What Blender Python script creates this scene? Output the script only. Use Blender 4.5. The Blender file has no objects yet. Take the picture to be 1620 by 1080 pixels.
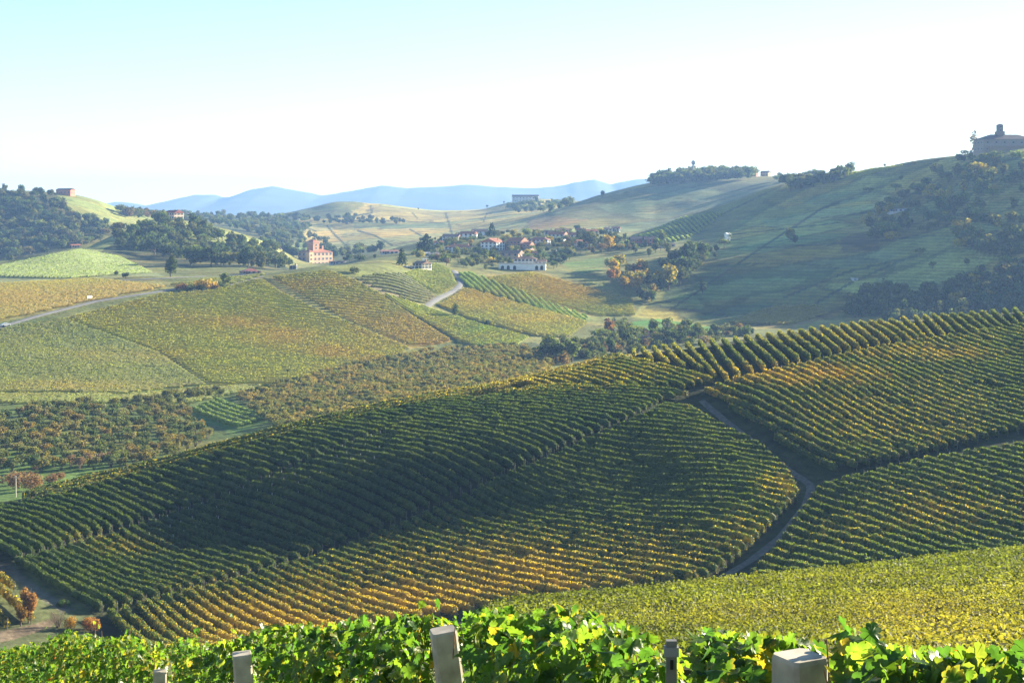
import bpy, math, random
import numpy as np
from mathutils import Vector

# ------------------------------------------------------------------ camera, sky, sun, exposure
SC = bpy.context.scene
COL = SC.collection
F = 2386.0            # focal length in photo pixels (photo 1620 x 1080)
HOR = 330.0           # photo row of the eye level
CX = 810.0
cam_d = bpy.data.cameras.new("camera")
cam = bpy.data.objects.new("camera", cam_d)
COL.objects.link(cam)
cam_d.sensor_width = 36.0
cam_d.lens = 36.0 * F / 1620.0
cam.location = (0, 0, 0)
cam.rotation_euler = (math.radians(90), 0, 0)
cam_d.shift_y = -(540.0 - HOR) / 1620.0
cam_d.clip_start = 0.1
cam_d.clip_end = 60000.0
SC.camera = cam

SUN_AZ = math.radians(56.0)     # to the right of the view direction
SUN_EL = math.radians(15.1)
world = bpy.data.worlds.new("World")
SC.world = world
world.use_nodes = True
wn, wl = world.node_tree.nodes, world.node_tree.links
bg = wn["Background"]
sky = wn.new("ShaderNodeTexSky")
sky.sky_type = 'NISHITA'
sky.sun_disc = False
sky.sun_elevation = SUN_EL
sky.sun_rotation = SUN_AZ
sky.air_density = 1.0
sky.dust_density = 0.0
sky.ozone_density = 2.3
wl.new(sky.outputs[0], bg.inputs[0])
bg.inputs[1].default_value = 0.051
sun_d = bpy.data.lights.new("sun", 'SUN')
sun = bpy.data.objects.new("sun", sun_d)
COL.objects.link(sun)
sun_d.energy = 5.0
sun_d.angle = math.radians(0.5)
sun_d.color = (1.0, 0.90, 0.67)
SUN_DIR = Vector((math.sin(SUN_AZ) * math.cos(SUN_EL), math.cos(SUN_AZ) * math.cos(SUN_EL), math.sin(SUN_EL)))
sun.rotation_euler = SUN_DIR.to_track_quat('Z', 'Y').to_euler()
SC.view_settings.view_transform = 'Standard'
SC.view_settings.look = 'None'
SC.view_settings.gamma = 1.0
SC.view_settings.exposure = 2.32
SC.cycles.max_bounces = 6
SC.cycles.volume_bounces = 0
SC.cycles.transparent_max_bounces = 8

# ------------------------------------------------------------------ helpers
R = np.random.default_rng(11)
random.seed(5)


def tag(o, label=None, cat=None, group=None, kind=None):
    if label: o["label"] = label
    if cat: o["category"] = cat
    if group: o["group"] = group
    if kind: o["kind"] = kind
    return o


def mesh_from(name, V, faces_list, col=None, mats=(), smooth=False, mat_idx=None):
    """V (n,3); faces_list: list of (m,k) int arrays; col (n,3) per-vertex colours."""
    me = bpy.data.meshes.new(name)
    V = np.asarray(V, dtype=np.float32)
    me.vertices.add(len(V))
    me.vertices.foreach_set("co", V.ravel())
    loops = np.concatenate([np.asarray(f, dtype=np.int32).ravel() for f in faces_list]) if faces_list else np.zeros(0, np.int32)
    tot = np.concatenate([np.full(len(f), np.asarray(f).shape[1], dtype=np.int32) for f in faces_list])
    start = np.concatenate([[0], np.cumsum(tot)[:-1]]).astype(np.int32)
    me.loops.add(len(loops))
    me.loops.foreach_set("vertex_index", loops)
    me.polygons.add(len(tot))
    me.polygons.foreach_set("loop_start", start)
    me.polygons.foreach_set("loop_total", tot)
    if mat_idx is not None:
        me.polygons.foreach_set("material_index", np.asarray(mat_idx, dtype=np.int32))
    me.polygons.foreach_set("use_smooth", np.full(len(tot), smooth, dtype=bool))
    if col is not None:
        a = me.color_attributes.new("Col", 'FLOAT_COLOR', 'POINT')
        c4 = np.ones((len(V), 4), dtype=np.float32)
        c4[:, :col.shape[1]] = col
        a.data.foreach_set("color", c4.ravel())
    for m in mats:
        me.materials.append(m)
    me.update(calc_edges=True)
    return me


def obj(name, me, parent=None, loc=(0, 0, 0)):
    o = bpy.data.objects.new(name, me)
    COL.objects.link(o)
    o.location = loc
    if parent is not None:
        o.parent = parent
    return o


def hash01(i, j, s=0):
    i = np.asarray(i).astype(np.int64); j = np.asarray(j).astype(np.int64)
    h = (i * 374761393 + j * 668265263 + s * 1274126177) & 0xFFFFFFFF
    h = ((h ^ (h >> 13)) * 1274126177) & 0xFFFFFFFF
    return ((h ^ (h >> 16)) & 0xFFFF) / 65535.0


def vnoise(x, y, s=0):
    xi = np.floor(x); yi = np.floor(y)
    fx = x - xi; fy = y - yi
    fx = fx * fx * (3 - 2 * fx); fy = fy * fy * (3 - 2 * fy)
    a = hash01(xi, yi, s); b = hash01(xi + 1, yi, s); c = hash01(xi, yi + 1, s); d = hash01(xi + 1, yi + 1, s)
    return (a * (1 - fx) + b * fx) * (1 - fy) + (c * (1 - fx) + d * fx) * fy


def fbm(x, y, s=0, o=3):
    t = 0; a = 0.5
    for k in range(o):
        t = t + a * vnoise(x * 2 ** k, y * 2 ** k, s + k)
        a *= 0.5
    return t / (1 - 0.5 ** o)


def sstep(a, b, x):
    t = np.clip((x - a) / (b - a), 0, 1)
    return t * t * (3 - 2 * t)


def pchip(x, y, q):
    """monotone cubic interpolation, constant outside"""
    x = np.asarray(x, float); y = np.asarray(y, float)
    h = np.diff(x); d = np.diff(y) / h
    m = np.zeros_like(y)
    if len(x) > 2:
        w1 = 2 * h[1:] + h[:-1]; w2 = h[1:] + 2 * h[:-1]
        ok = d[:-1] * d[1:] > 0
        with np.errstate(divide='ignore', invalid='ignore'):
            mm = (w1 + w2) / (w1 / d[:-1] + w2 / d[1:])
        m[1:-1] = np.where(ok, mm, 0)
    m[0] = d[0]; m[-1] = d[-1]
    q = np.clip(q, x[0], x[-1])
    i = np.clip(np.searchsorted(x, q, side='right') - 1, 0, len(x) - 2)
    t = (q - x[i]) / h[i]
    return ((2 * t ** 3 - 3 * t ** 2 + 1) * y[i] + (t ** 3 - 2 * t ** 2 + t) * h[i] * m[i]
            + (-2 * t ** 3 + 3 * t ** 2) * y[i + 1] + (t ** 3 - t ** 2) * h[i] * m[i + 1])


# ------------------------------------------------------------------ materials
def nodes_of(name):
    m = bpy.data.materials.new(name)
    m.use_nodes = True
    n, l = m.node_tree.nodes, m.node_tree.links
    return m, n, l, n["Principled BSDF"]


def mat_plain(name, rgb, rough=0.8, var=0.25, scale=3.0, spec=0.3, metallic=0.0):
    m, n, l, p = nodes_of(name)
    tc = n.new("ShaderNodeTexCoord")
    nz = n.new("ShaderNodeTexNoise"); nz.inputs["Scale"].default_value = scale; nz.inputs["Detail"].default_value = 5
    l.new(tc.outputs["Object"], nz.inputs["Vector"])
    mr = n.new("ShaderNodeMapRange")
    mr.inputs[1].default_value = 0.25; mr.inputs[2].default_value = 0.75
    mr.inputs[3].default_value = 1 - var; mr.inputs[4].default_value = 1 + var
    l.new(nz.outputs["Fac"], mr.inputs[0])
    mx = n.new("ShaderNodeMix"); mx.data_type = 'RGBA'; mx.blend_type = 'MULTIPLY'; mx.inputs[0].default_value = 1
    mx.inputs[6].default_value = (*rgb, 1)
    l.new(mr.outputs[0], mx.inputs[7])
    l.new(mx.outputs[2], p.inputs["Base Color"])
    p.inputs["Roughness"].default_value = rough
    p.inputs["Specular IOR Level"].default_value = spec
    p.inputs["Metallic"].default_value = metallic
    return m


def mat_leaf(name, transl=0.35, rough=0.55, objcolor=False, spec=0.3, tcol=(1.3, 1.25, 0.5)):
    """leaf colour from the mesh's Col attribute (and the object's colour)"""
    m, n, l, p = nodes_of(name)
    at = n.new("ShaderNodeAttribute"); at.attribute_name = "Col"
    src = at.outputs["Color"]
    if objcolor:
        oi = n.new("ShaderNodeObjectInfo")
        mx = n.new("ShaderNodeMix"); mx.data_type = 'RGBA'; mx.blend_type = 'MULTIPLY'; mx.inputs[0].default_value = 1
        l.new(src, mx.inputs[6]); l.new(oi.outputs["Color"], mx.inputs[7])
        src = mx.outputs[2]
    l.new(src, p.inputs["Base Color"])
    p.inputs["Roughness"].default_value = rough
    p.inputs["Specular IOR Level"].default_value = spec
    tr = n.new("ShaderNodeBsdfTranslucent")
    m2 = n.new("ShaderNodeMix"); m2.data_type = 'RGBA'; m2.blend_type = 'MULTIPLY'; m2.inputs[0].default_value = 1
    l.new(src, m2.inputs[6]); m2.inputs[7].default_value = (*tcol, 1)
    l.new(m2.outputs[2], tr.inputs["Color"])
    ms = n.new("ShaderNodeMixShader"); ms.inputs[0].default_value = transl
    l.new(p.outputs[0], ms.inputs[1]); l.new(tr.outputs[0], ms.inputs[2])
    l.new(ms.outputs[0], n["Material Output"].inputs["Surface"])
    return m


M_VINE = mat_leaf("vine_foliage", 0.45, rough=.62, spec=.22, tcol=(1.7, 1.75, .6))
M_TREE = mat_leaf("tree_foliage", 0.35, rough=.8, spec=.12, objcolor=True, tcol=(1.5, 1.5, .7))
M_BARK = mat_plain("bark", (0.12, 0.09, 0.065), 0.9)
M_STAKE = mat_plain("weathered_stake", (0.42, 0.40, 0.37), 0.8)
M_POST = mat_plain("dark_vine_post", (0.13, 0.11, 0.09), 0.9)
M_ROAD = mat_plain("pale_asphalt", (0.17, 0.165, 0.16), 0.9, 0.15, 0.3)
M_DIRT = mat_plain("dry_dirt", (0.30, 0.23, 0.16), 0.95, 0.3, 0.5)

# ------------------------------------------------------------------ terrain: curves lofted from near to far
# each curve: list of (photo x, photo row of the ground there, distance ahead); 'z' curves give the height instead
CURVES = [
    ('z', [(-600, -1.75, .5), (2200, -1.75, .5)]),
    ('z', [(-600, -3.1, 4), (810, -2.85, 4), (2200, -2.7, 4)]),
    ('z', [(-600, -5.9, 12), (0, -5.5, 12), (250, -5.4, 12), (810, -4.95, 12), (1620, -4.5, 12), (2200, -4.2, 12)]),
    ('p', [(-600, 1160, 40), (0, 1130, 40), (250, 1100, 40), (500, 1100, 40), (810, 1130, 40), (1000, 1122, 40), (1400, 1116, 40), (1620, 1106, 40), (2200, 1070, 40)]),
    ('p', [(-600, 1110, 80), (0, 1075, 80), (250, 1055, 80), (500, 1045, 80), (700, 1015, 78), (850, 994, 80), (1000, 977, 85), (1200, 952, 95), (1400, 927, 105), (1620, 898, 115), (2200, 830, 140)]),
    ('p', [(-600, 1090, 160), (0, 1062, 170), (250, 1048, 180), (500, 1035, 180), (810, 1003, 180), (1000, 978, 180), (1200, 953, 180), (1400, 938, 180), (1620, 915, 180), (2200, 850, 190)]),
    ('p', [(-600, 1040, 215), (0, 1003, 222), (250, 1008, 228), (500, 995, 232), (810, 966, 234), (1000, 942, 234), (1200, 908, 232), (1400, 885, 230), (1620, 868, 230), (2200, 800, 235)]),
    ('p', [(-600, 900, 255), (0, 862, 260), (250, 890, 264), (500, 884, 267), (810, 838, 274), (1000, 812, 276), (1200, 800, 270), (1400, 775, 272), (1620, 742, 275), (2200, 660, 290)]),
    ('p', [(-600, 860, 268), (0, 826, 272), (250, 800, 284), (500, 755, 290), (810, 690, 304), (1000, 652, 319), (1200, 622, 329), (1400, 588, 352), (1620, 528, 390), (2200, 420, 440)]),
    ('p', [(-600, 830, 275), (-200, 812, 278), (0, 800, 285), (100, 777, 293), (250, 739, 304), (400, 698, 315), (600, 650, 332), (810, 612, 350), (900, 590, 362), (980, 566, 375), (1100, 552, 385), (1200, 536, 392), (1400, 511, 405), (1620, 494, 420), (2200, 400, 470)]),
    ('p', [(-600, 840, 300), (0, 802, 315), (250, 762, 335), (500, 702, 365), (810, 642, 410), (1000, 600, 440), (1200, 572, 460), (1400, 552, 480), (1620, 535, 490), (2200, 450, 540)]),
    ('p', [(-600, 790, 380), (0, 745, 400), (250, 702, 450), (500, 646, 520), (810, 582, 640), (1000, 551, 740), (1200, 538, 800), (1400, 528, 820), (1620, 520, 830), (2200, 430, 850)]),
    ('p', [(-600, 690, 470), (0, 640, 505), (250, 640, 540), (500, 608, 610), (700, 575, 690), (810, 551, 735), (1000, 524, 840), (1200, 515, 885), (1400, 500, 890), (1620, 488, 880), (2200, 400, 900)]),
    ('p', [(-600, 600, 590), (0, 556, 620), (250, 545, 660), (500, 527, 730), (700, 515, 790), (810, 503, 830), (1000, 482, 930), (1200, 462, 960), (1400, 450, 950), (1620, 430, 925), (2200, 330, 940)]),
    ('p', [(-600, 470, 780), (0, 450, 800), (250, 437, 825), (420, 431, 840), (520, 421, 860), (600, 417, 890), (680, 432, 930), (810, 437, 965), (1000, 432, 1000), (1200, 402, 1060), (1400, 388, 1040), (1620, 368, 990), (2200, 250, 1000)]),
    ('p', [(-600, 465, 880), (0, 443, 880), (250, 434, 900), (420, 430, 920), (520, 424, 960), (600, 414, 1000), (700, 412, 1030), (810, 418, 1060), (1000, 407, 1100), (1200, 375, 1160), (1400, 350, 1140), (1620, 320, 1070), (2200, 200, 1080)]),
    ('p', [(-600, 430, 1000), (0, 413, 1050), (120, 394, 1080), (250, 404, 1110), (350, 407, 1130), (500, 423, 1250), (600, 405, 1200), (700, 398, 1180), (810, 396, 1170), (1000, 383, 1230), (1200, 345, 1290), (1400, 312, 1250), (1620, 270, 1150), (2200, 160, 1150)]),
    ('p', [(-600, 440, 1120), (0, 418, 1160), (120, 398, 1190), (180, 372, 1240), (260, 346, 1310), (350, 361, 1330), (420, 384, 1370), (500, 414, 1450), (600, 400, 1400), (700, 380, 1330), (810, 374, 1310), (900, 368, 1340), (1000, 372, 1380), (1080, 345, 1400), (1130, 330, 1410), (1240, 291, 1410), (1350, 275, 1380), (1440, 258, 1350), (1540, 243, 1300), (1620, 233, 1270), (2200, 120, 1250)]),
    ('p', [(-600, 440, 1300), (0, 420, 1350), (180, 395, 1420), (260, 375, 1480), (420, 398, 1500), (500, 412, 1560), (600, 398, 1550), (700, 380, 1500), (810, 372, 1480), (1000, 364, 1560), (1130, 338, 1570), (1240, 300, 1560), (1400, 285, 1500), (1620, 250, 1420), (2200, 150, 1400)]),
    ('p', [(-600, 320, 1650), (0, 302, 1700), (90, 306, 1700), (150, 317, 1720), (200, 336, 1750), (270, 350, 1850), (420, 375, 1850), (500, 384, 1900), (600, 378, 1850), (700, 368, 1850), (810, 354, 1800), (900, 325, 1900), (1000, 295, 2000), (1050, 285, 2020), (1100, 279, 2030), (1200, 279, 2030), (1300, 276, 1980), (1400, 290, 1900), (1620, 270, 1800), (2200, 170, 1700)]),
    ('p', [(-600, 330, 1950), (0, 315, 2000), (150, 330, 2020), (270, 350, 2100), (350, 352, 2200), (450, 360, 2200), (500, 362, 2200), (600, 355, 2200), (700, 350, 2200), (810, 338, 2200), (900, 330, 2250), (1000, 310, 2350), (1200, 295, 2350), (1620, 300, 2300), (2200, 250, 2300)]),
    ('p', [(-600, 338, 2400), (0, 334, 2450), (200, 340, 2500), (350, 342, 2550), (430, 340, 2600), (480, 331, 2620), (540, 319, 2650), (600, 323, 2680), (700, 333, 2700), (760, 331, 2700), (800, 322, 2700), (840, 315, 2720), (900, 318, 2750), (1000, 322, 2800), (1200, 320, 2800), (2200, 300, 2800)]),
    ('p', [(-600, 346, 4200), (500, 348, 4200), (810, 346, 4200), (2200, 340, 4200)]),
    ('p', [(-600, 345, 10500), (2200, 345, 10500)]),
]
PXC = np.concatenate([np.linspace(-900, -60, 34)[:-1], np.linspace(-60, 1680, 760), np.linspace(1680, 3600, 64)[1:]])
YC = np.concatenate([np.geomspace(.5, 150, 70)[:-1], np.geomspace(150, 2800, 720)[:-1], np.geomspace(2800, 10500, 40)])
LY = np.log(YC)
UC = (PXC - CX) / F
NC, NY = len(PXC), len(YC)
cy_ = np.zeros((len(CURVES), NC)); cz_ = np.zeros((len(CURVES), NC))
for k, (kind, pts) in enumerate(CURVES):
    pts = np.array(pts, float)
    yy = np.exp(pchip(pts[:, 0], np.log(pts[:, 2]), PXC))
    v = pchip(pts[:, 0], pts[:, 1], PXC)
    cy_[k] = yy
    cz_[k] = v if kind == 'z' else (HOR - v) / F * yy
assert (np.diff(cy_, axis=0) > 0).all(), "curves cross"
Z = np.zeros((NY, NC))
for c in range(NC):
    Z[:, c] = pchip(cy_[:, c], cz_[:, c], YC)
XG = YC[:, None] * UC[None, :]
YG = np.repeat(YC[:, None], NC, 1)
# soft the lateral kinks a little, then natural undulation growing with distance
for _ in range(6):
    Z[:, 1:-1] = Z[:, 1:-1] * .5 + (Z[:, :-2] + Z[:, 2:]) * .25
und = (fbm(XG / 90, YG / 90, 3, 3) - .5) * 5.0 * sstep(420, 900, YG) * (1 - sstep(3000, 5000, YG))
und += (fbm(XG / 35, YG / 35, 8, 3) - .5) * 0.9 * sstep(200, 260, YG)
Z += und
TBL = Z


def ground(x, y):
    x = np.asarray(x, float); y = np.asarray(y, float)
    ly = np.interp(np.log(np.maximum(y, YC[0])), LY, np.arange(NY))
    cx = np.interp(x / np.maximum(y, YC[0]) * F + CX, PXC, np.arange(NC))
    i = np.clip(ly.astype(int), 0, NY - 2); j = np.clip(cx.astype(int), 0, NC - 2)
    a = ly - i; b = cx - j
    return (TBL[i, j] * (1 - a) * (1 - b) + TBL[i + 1, j] * a * (1 - b) + TBL[i, j + 1] * (1 - a) * b + TBL[i + 1, j + 1] * a * b)


def hit(px, py, ymin=20., ymax=3000.):
    """first ground point along the sight line of photo pixel (px,py) beyond ymin -> x, y, z arrays"""
    px = np.atleast_1d(np.asarray(px, float)); py = np.atleast_1d(np.asarray(py, float))
    ys = np.geomspace(ymin, ymax, 1400)
    u = (px - CX) / F
    zz = ground(u[:, None] * ys[None], np.repeat(ys[None], len(u), 0))
    gap = zz - ((HOR - py) / F)[:, None] * ys[None]
    ok = gap >= 0
    first = np.where(ok.any(1), ok.argmax(1), gap.argmax(1))
    f0 = np.maximum(first - 1, 0)
    r = np.arange(len(u))
    g0, g1 = gap[r, f0], gap[r, first]
    t = np.where((g1 > g0) & (g0 < 0) & (g1 >= 0), -g0 / np.where(g1 > g0, g1 - g0, 1), 1.0)
    y = ys[f0] + (ys[first] - ys[f0]) * t
    x = u * y
    return x, y, ground(x, y)


def topix(x, y, z):
    return CX + F * x / y, HOR - F * z / y


def in_poly(px, py, poly):
    poly = np.asarray(poly, float)
    inside = np.zeros(np.shape(px), bool)
    n = len(poly)
    for i in range(n):
        x0, y0 = poly[i]; x1, y1 = poly[(i + 1) % n]
        if y0 == y1: continue
        c = ((y0 > py) != (y1 > py)) & (px < (x1 - x0) * (py - y0) / (y1 - y0) + x0)
        inside ^= c
    return inside


def densify(pts, step=12.):
    out = []
    for (a, b) in zip(pts[:-1], pts[1:]):
        n = max(1, int(math.hypot(b[0] - a[0], b[1] - a[1]) / step))
        for k in range(n):
            out.append((a[0] + (b[0] - a[0]) * k / n, a[1] + (b[1] - a[1]) * k / n))
    out.append(tuple(pts[-1]))
    return np.array(out)
# ------------------------------------------------------------------ hollows the tracks run in
def carve(pix, depth, width, ymin, ymax):
    p = densify(pix, 6)
    x, y, _ = hit(p[:, 0], p[:, 1], ymin, ymax)
    rows = np.where((YC > y.min() - 3 * width) & (YC < y.max() + 3 * width))[0]
    cols = np.where((PXC > p[:, 0].min() - 150) & (PXC < p[:, 0].max() + 150))[0]
    gx = XG[np.ix_(rows, cols)]; gy = YG[np.ix_(rows, cols)]
    d = np.full(gx.shape, 1e9)
    for i in range(len(x) - 1):
        ax, ay, bx, by = x[i], y[i], x[i + 1], y[i + 1]
        L = (bx - ax) ** 2 + (by - ay) ** 2 + 1e-9
        t = np.clip(((gx - ax) * (bx - ax) + (gy - ay) * (by - ay)) / L, 0, 1)
        d = np.minimum(d, np.hypot(gx - ax - t * (bx - ax), gy - ay - t * (by - ay)))
    TBL[np.ix_(rows, cols)] -= depth * np.exp(-(d / width) ** 2)


ROAD_GULLY = [(1115, 640), (1150, 668), (1200, 705), (1245, 742), (1285, 768), (1275, 800), (1235, 850), (1190, 885), (1130, 922)]
carve(ROAD_GULLY, 1.6, 9, 200, 400)

# ------------------------------------------------------------------ ground cover colours (each field's own colour, some with light or shade painted in)
G_GRASS = (0.075, 0.105, 0.028)
G_LUSH = (0.10, 0.16, 0.035)
G_DARK = (0.045, 0.065, 0.022)
G_YEL = (0.24, 0.20, 0.055)
G_PALE = (0.17, 0.19, 0.07)
G_ORG = (0.30, 0.19, 0.06)
G_EARTH = (0.20, 0.15, 0.10)
G_WOOD = (0.045, 0.055, 0.022)
G_MID = (0.13, 0.14, 0.04)
FIELDS = [  # polygon in photo pixels, nearest and farthest distance, colour
    # left and centre slopes
    ([(-100, 640), (0, 600), (250, 560), (330, 610), (440, 610), (600, 580), (700, 570), (860, 560), (860, 640), (300, 760), (-100, 840)], 290, 760, G_GRASS),
    ([(-100, 700), (0, 690), (180, 735), (60, 790), (-100, 800)], 300, 480, G_LUSH),
    ([(290, 650), (350, 628), (440, 665), (365, 685)], 300, 600, G_LUSH),
    ([(-100, 450), (230, 437), (285, 452), (140, 482), (0, 512), (-100, 530)], 500, 850, (0.20, 0.18, 0.055)),
    ([(-100, 520), (100, 500), (260, 560), (330, 612), (200, 628), (-100, 622)], 400, 760, (0.10, 0.125, 0.035)),
    ([(90, 503), (250, 465), (410, 440), (650, 552), (600, 582), (440, 612), (332, 612), (255, 560)], 400, 860, (0.17, 0.175, 0.055)),
    ([(330, 505), (420, 505), (640, 575), (600, 585), (480, 560)], 400, 860, (0.25, 0.19, 0.055)),
    ([(428, 440), (520, 432), (580, 460), (720, 540), (645, 552)], 500, 900, (0.24, 0.185, 0.05)),
    ([(470, 455), (560, 450), (600, 480), (520, 480)], 500, 900, (0.14, 0.145, 0.045)),
    ([(555, 440), (640, 436), (690, 470), (672, 486), (600, 462)], 500, 980, (0.15, 0.125, 0.08)),
    ([(640, 432), (700, 420), (728, 455), (700, 470), (672, 450)], 600, 1000, (0.20, 0.20, 0.07)),
    ([(600, 470), (690, 482), (735, 455), (935, 510), (905, 532), (830, 550), (740, 545)], 500, 980, (0.19, 0.185, 0.06)),
    ([(720, 430), (760, 430), (900, 490), (935, 505), (925, 512), (735, 458)], 600, 1000, (0.11, 0.14, 0.04)),
    ([(740, 440), (850, 425), (1000, 470), (1010, 500), (930, 500), (800, 465)], 600, 1050, (0.21, 0.175, 0.05)),
    ([(760, 440), (830, 436), (880, 470), (810, 465)], 600, 1050, (0.15, 0.17, 0.06)),
    ([(885, 415), (955, 408), (955, 425), (920, 435)], 800, 1200, G_LUSH),
    ([(960, 540), (985, 508), (1120, 500), (1180, 512), (1120, 530), (1020, 530)], 600, 1000, (0.075, 0.19, 0.03)),
    ([(690, 545), (845, 540), (870, 556), (720, 566)], 500, 900, (0.085, 0.10, 0.035)),
    ([(880, 525), (1010, 495), (985, 540), (890, 560)], 560, 950, (0.12, 0.125, 0.04)),
    # pale meadow and knoll left
    ([(-100, 455), (0, 418), (130, 391), (200, 405), (260, 437), (0, 446)], 840, 1160, (0.19, 0.21, 0.09)),
    ([(-30, 430), (100, 398), (140, 396), (200, 410), (120, 415), (0, 440)], 1000, 1160, (0.20, 0.17, 0.10)),
    ([(130, 395), (260, 343), (430, 385), (440, 410), (200, 425)], 1050, 1400, (0.19, 0.21, 0.06)),
    ([(390, 380), (430, 385), (450, 405), (420, 400)], 1050, 1400, (0.30, 0.25, 0.07)),
    ([(80, 300), (150, 315), (240, 345), (200, 372), (100, 345)], 1400, 1900, (0.17, 0.20, 0.06)),
    ([(-100, 300), (90, 305), (110, 340), (190, 370), (90, 400), (-100, 420)], 1180, 1900, G_WOOD),
    ([(150, 400), (225, 368), (300, 375), (440, 405), (460, 430), (200, 435)], 980, 1400, G_WOOD),
    ([(260, 330), (480, 330), (500, 372), (440, 392), (300, 352)], 1450, 2700, (0.07, 0.085, 0.03)),
    # far centre hill
    ([(470, 345), (560, 315), (760, 330), (900, 310), (900, 330), (760, 390), (500, 400)], 1500, 2900, (0.34, 0.28, 0.085)),
    ([(470, 335), (540, 316), (580, 322), (540, 345), (490, 345)], 2300, 2900, (0.13, 0.15, 0.05)),
    ([(470, 372), (535, 362), (545, 385), (490, 392)], 1500, 2300, (0.42, 0.31, 0.10)),
    ([(560, 362), (650, 358), (760, 376), (700, 382), (620, 380)], 1500, 2300, (0.42, 0.31, 0.09)),
    ([(560, 352), (700, 352), (720, 360), (560, 362)], 1500, 2500, (0.20, 0.22, 0.08)),
    # right hills
    ([(1150, 520), (1000, 500), (1050, 440), (1200, 340), (1350, 260), (1620, 225), (1900, 180), (1900, 520)], 700, 1500, (0.27, 0.24, 0.06)),
    ([(1230, 300), (1350, 265), (1450, 258), (1330, 285)], 1200, 1500, (0.20, 0.19, 0.05)),
    ([(1140, 515), (1210, 485), (1290, 480), (1320, 500), (1250, 520)], 700, 1000, (0.26, 0.19, 0.06)),
    ([(1290, 487), (1340, 465), (1360, 480), (1320, 500)], 700, 1000, (0.30, 0.22, 0.05)),
    ([(1050, 440), (1120, 420), (1330, 420), (1300, 450), (1050, 480)], 850, 1300, (0.10, 0.13, 0.04)),
    ([(1330, 375), (1500, 350), (1560, 360), (1420, 400), (1330, 410)], 850, 1300, (0.13, 0.11, 0.05)),
    ([(1500, 395), (1560, 366), (1540, 365), (1480, 400)], 850, 1300, (0.22, 0.13, 0.06)),
    ([(970, 390), (1080, 340), (1240, 288), (1245, 300), (1130, 345), (1090, 380), (1000, 400)], 1050, 1500, (0.15, 0.17, 0.05)),
    ([(1365, 225), (1620, 250), (1900, 250), (1900, 500), (1330, 500), (1400, 430)], 880, 1300, (0.19, 0.18, 0.05)),
    ([(830, 350), (1020, 288), (1240, 285), (1100, 345), (960, 380)], 1500, 2200, (0.15, 0.16, 0.06)),
    ([(830, 350), (860, 340), (960, 350), (900, 362), (840, 365)], 1500, 2300, (0.28, 0.19, 0.07)),
    ([(840, 365), (950, 345), (1000, 350), (900, 372)], 1500, 2300, (0.22, 0.21, 0.07)),
    ([(1010, 330), (1090, 312), (1100, 318), (1030, 338)], 1500, 2200, (0.22, 0.18, 0.06)),
    # foreground hill
    ([(-100, 910), (40, 890), (140, 960), (190, 1060), (-100, 1080)], 190, 262, (0.085, 0.095, 0.04)),
    ([(-60, 885), (12, 892), (70, 935), (120, 965), (95, 968), (20, 915)], 190, 275, (0.10, 0.095, 0.07)),
    ([(-60, 1010), (40, 990), (95, 975), (80, 992), (20, 1012), (-60, 1025)], 190, 262, (0.16, 0.12, 0.08)),
    # lanes between blocks
    ([(1105, 625), (1140, 640), (1270, 735), (1310, 760), (1290, 800), (1225, 870), (1185, 918), (1110, 928), (1175, 880), (1260, 790), (1262, 768), (1200, 715)], 200, 400, (0.045, 0.05, 0.024)),
]
LINES = [  # dark lanes, hedge lines and painted row shade on the fields: polyline in photo pixels, width in pixels, distances
    ([(587, 326), (588, 337), (547, 344)], 4, 1900, 2800), ([(653, 337), (660, 345)], 3, 1900, 2800), ([(705, 338), (710, 353), (715, 370)], 5, 1500, 2800),
    ([(557, 349), (640, 350), (701, 353)], 2.5, 1800, 2800), ([(517, 357), (530, 372), (547, 388)], 4.5, 1500, 2600), ([(566, 365), (594, 373), (620, 388)], 4.5, 1500, 2600),
    ([(649, 363), (668, 374)], 4, 1500, 2600), ([(770, 338), (765, 350)], 3, 1900, 2800), ([(480, 358), (500, 366)], 3, 1500, 2600),
    ([(418, 440), (460, 470), (530, 512), (600, 540), (645, 551)], 7, 500, 900), ([(600, 462), (640, 490), (690, 520), (722, 541)], 5, 500, 980),
    ([(255, 560), (300, 590), (330, 612)], 5, 500, 800), ([(0, 575), (40, 600)], 6, 450, 800), ([(80, 605), (190, 595)], 5, 450, 800),
    ([(1060, 490), (1200, 395), (1300, 330), (1370, 303)], 5, 900, 1500), ([(1200, 392), (1340, 385), (1480, 372)], 5, 880, 1300), ([(1240, 470), (1340, 430), (1450, 405)], 5, 850, 1200),
    ([(1290, 480), (1350, 445), (1450, 402)], 6, 800, 1200), ([(1020, 480), (1150, 500)], 4, 800, 1100), ([(1120, 420), (1250, 415), (1330, 425)], 3, 850, 1250),
    ([(1240, 292), (1130, 345), (1060, 385)], 4, 1100, 1500), ([(1150, 372), (1330, 352)], 3, 900, 1400), ([(1300, 345), (1420, 330), (1560, 345)], 4, 900, 1300),
]
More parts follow.
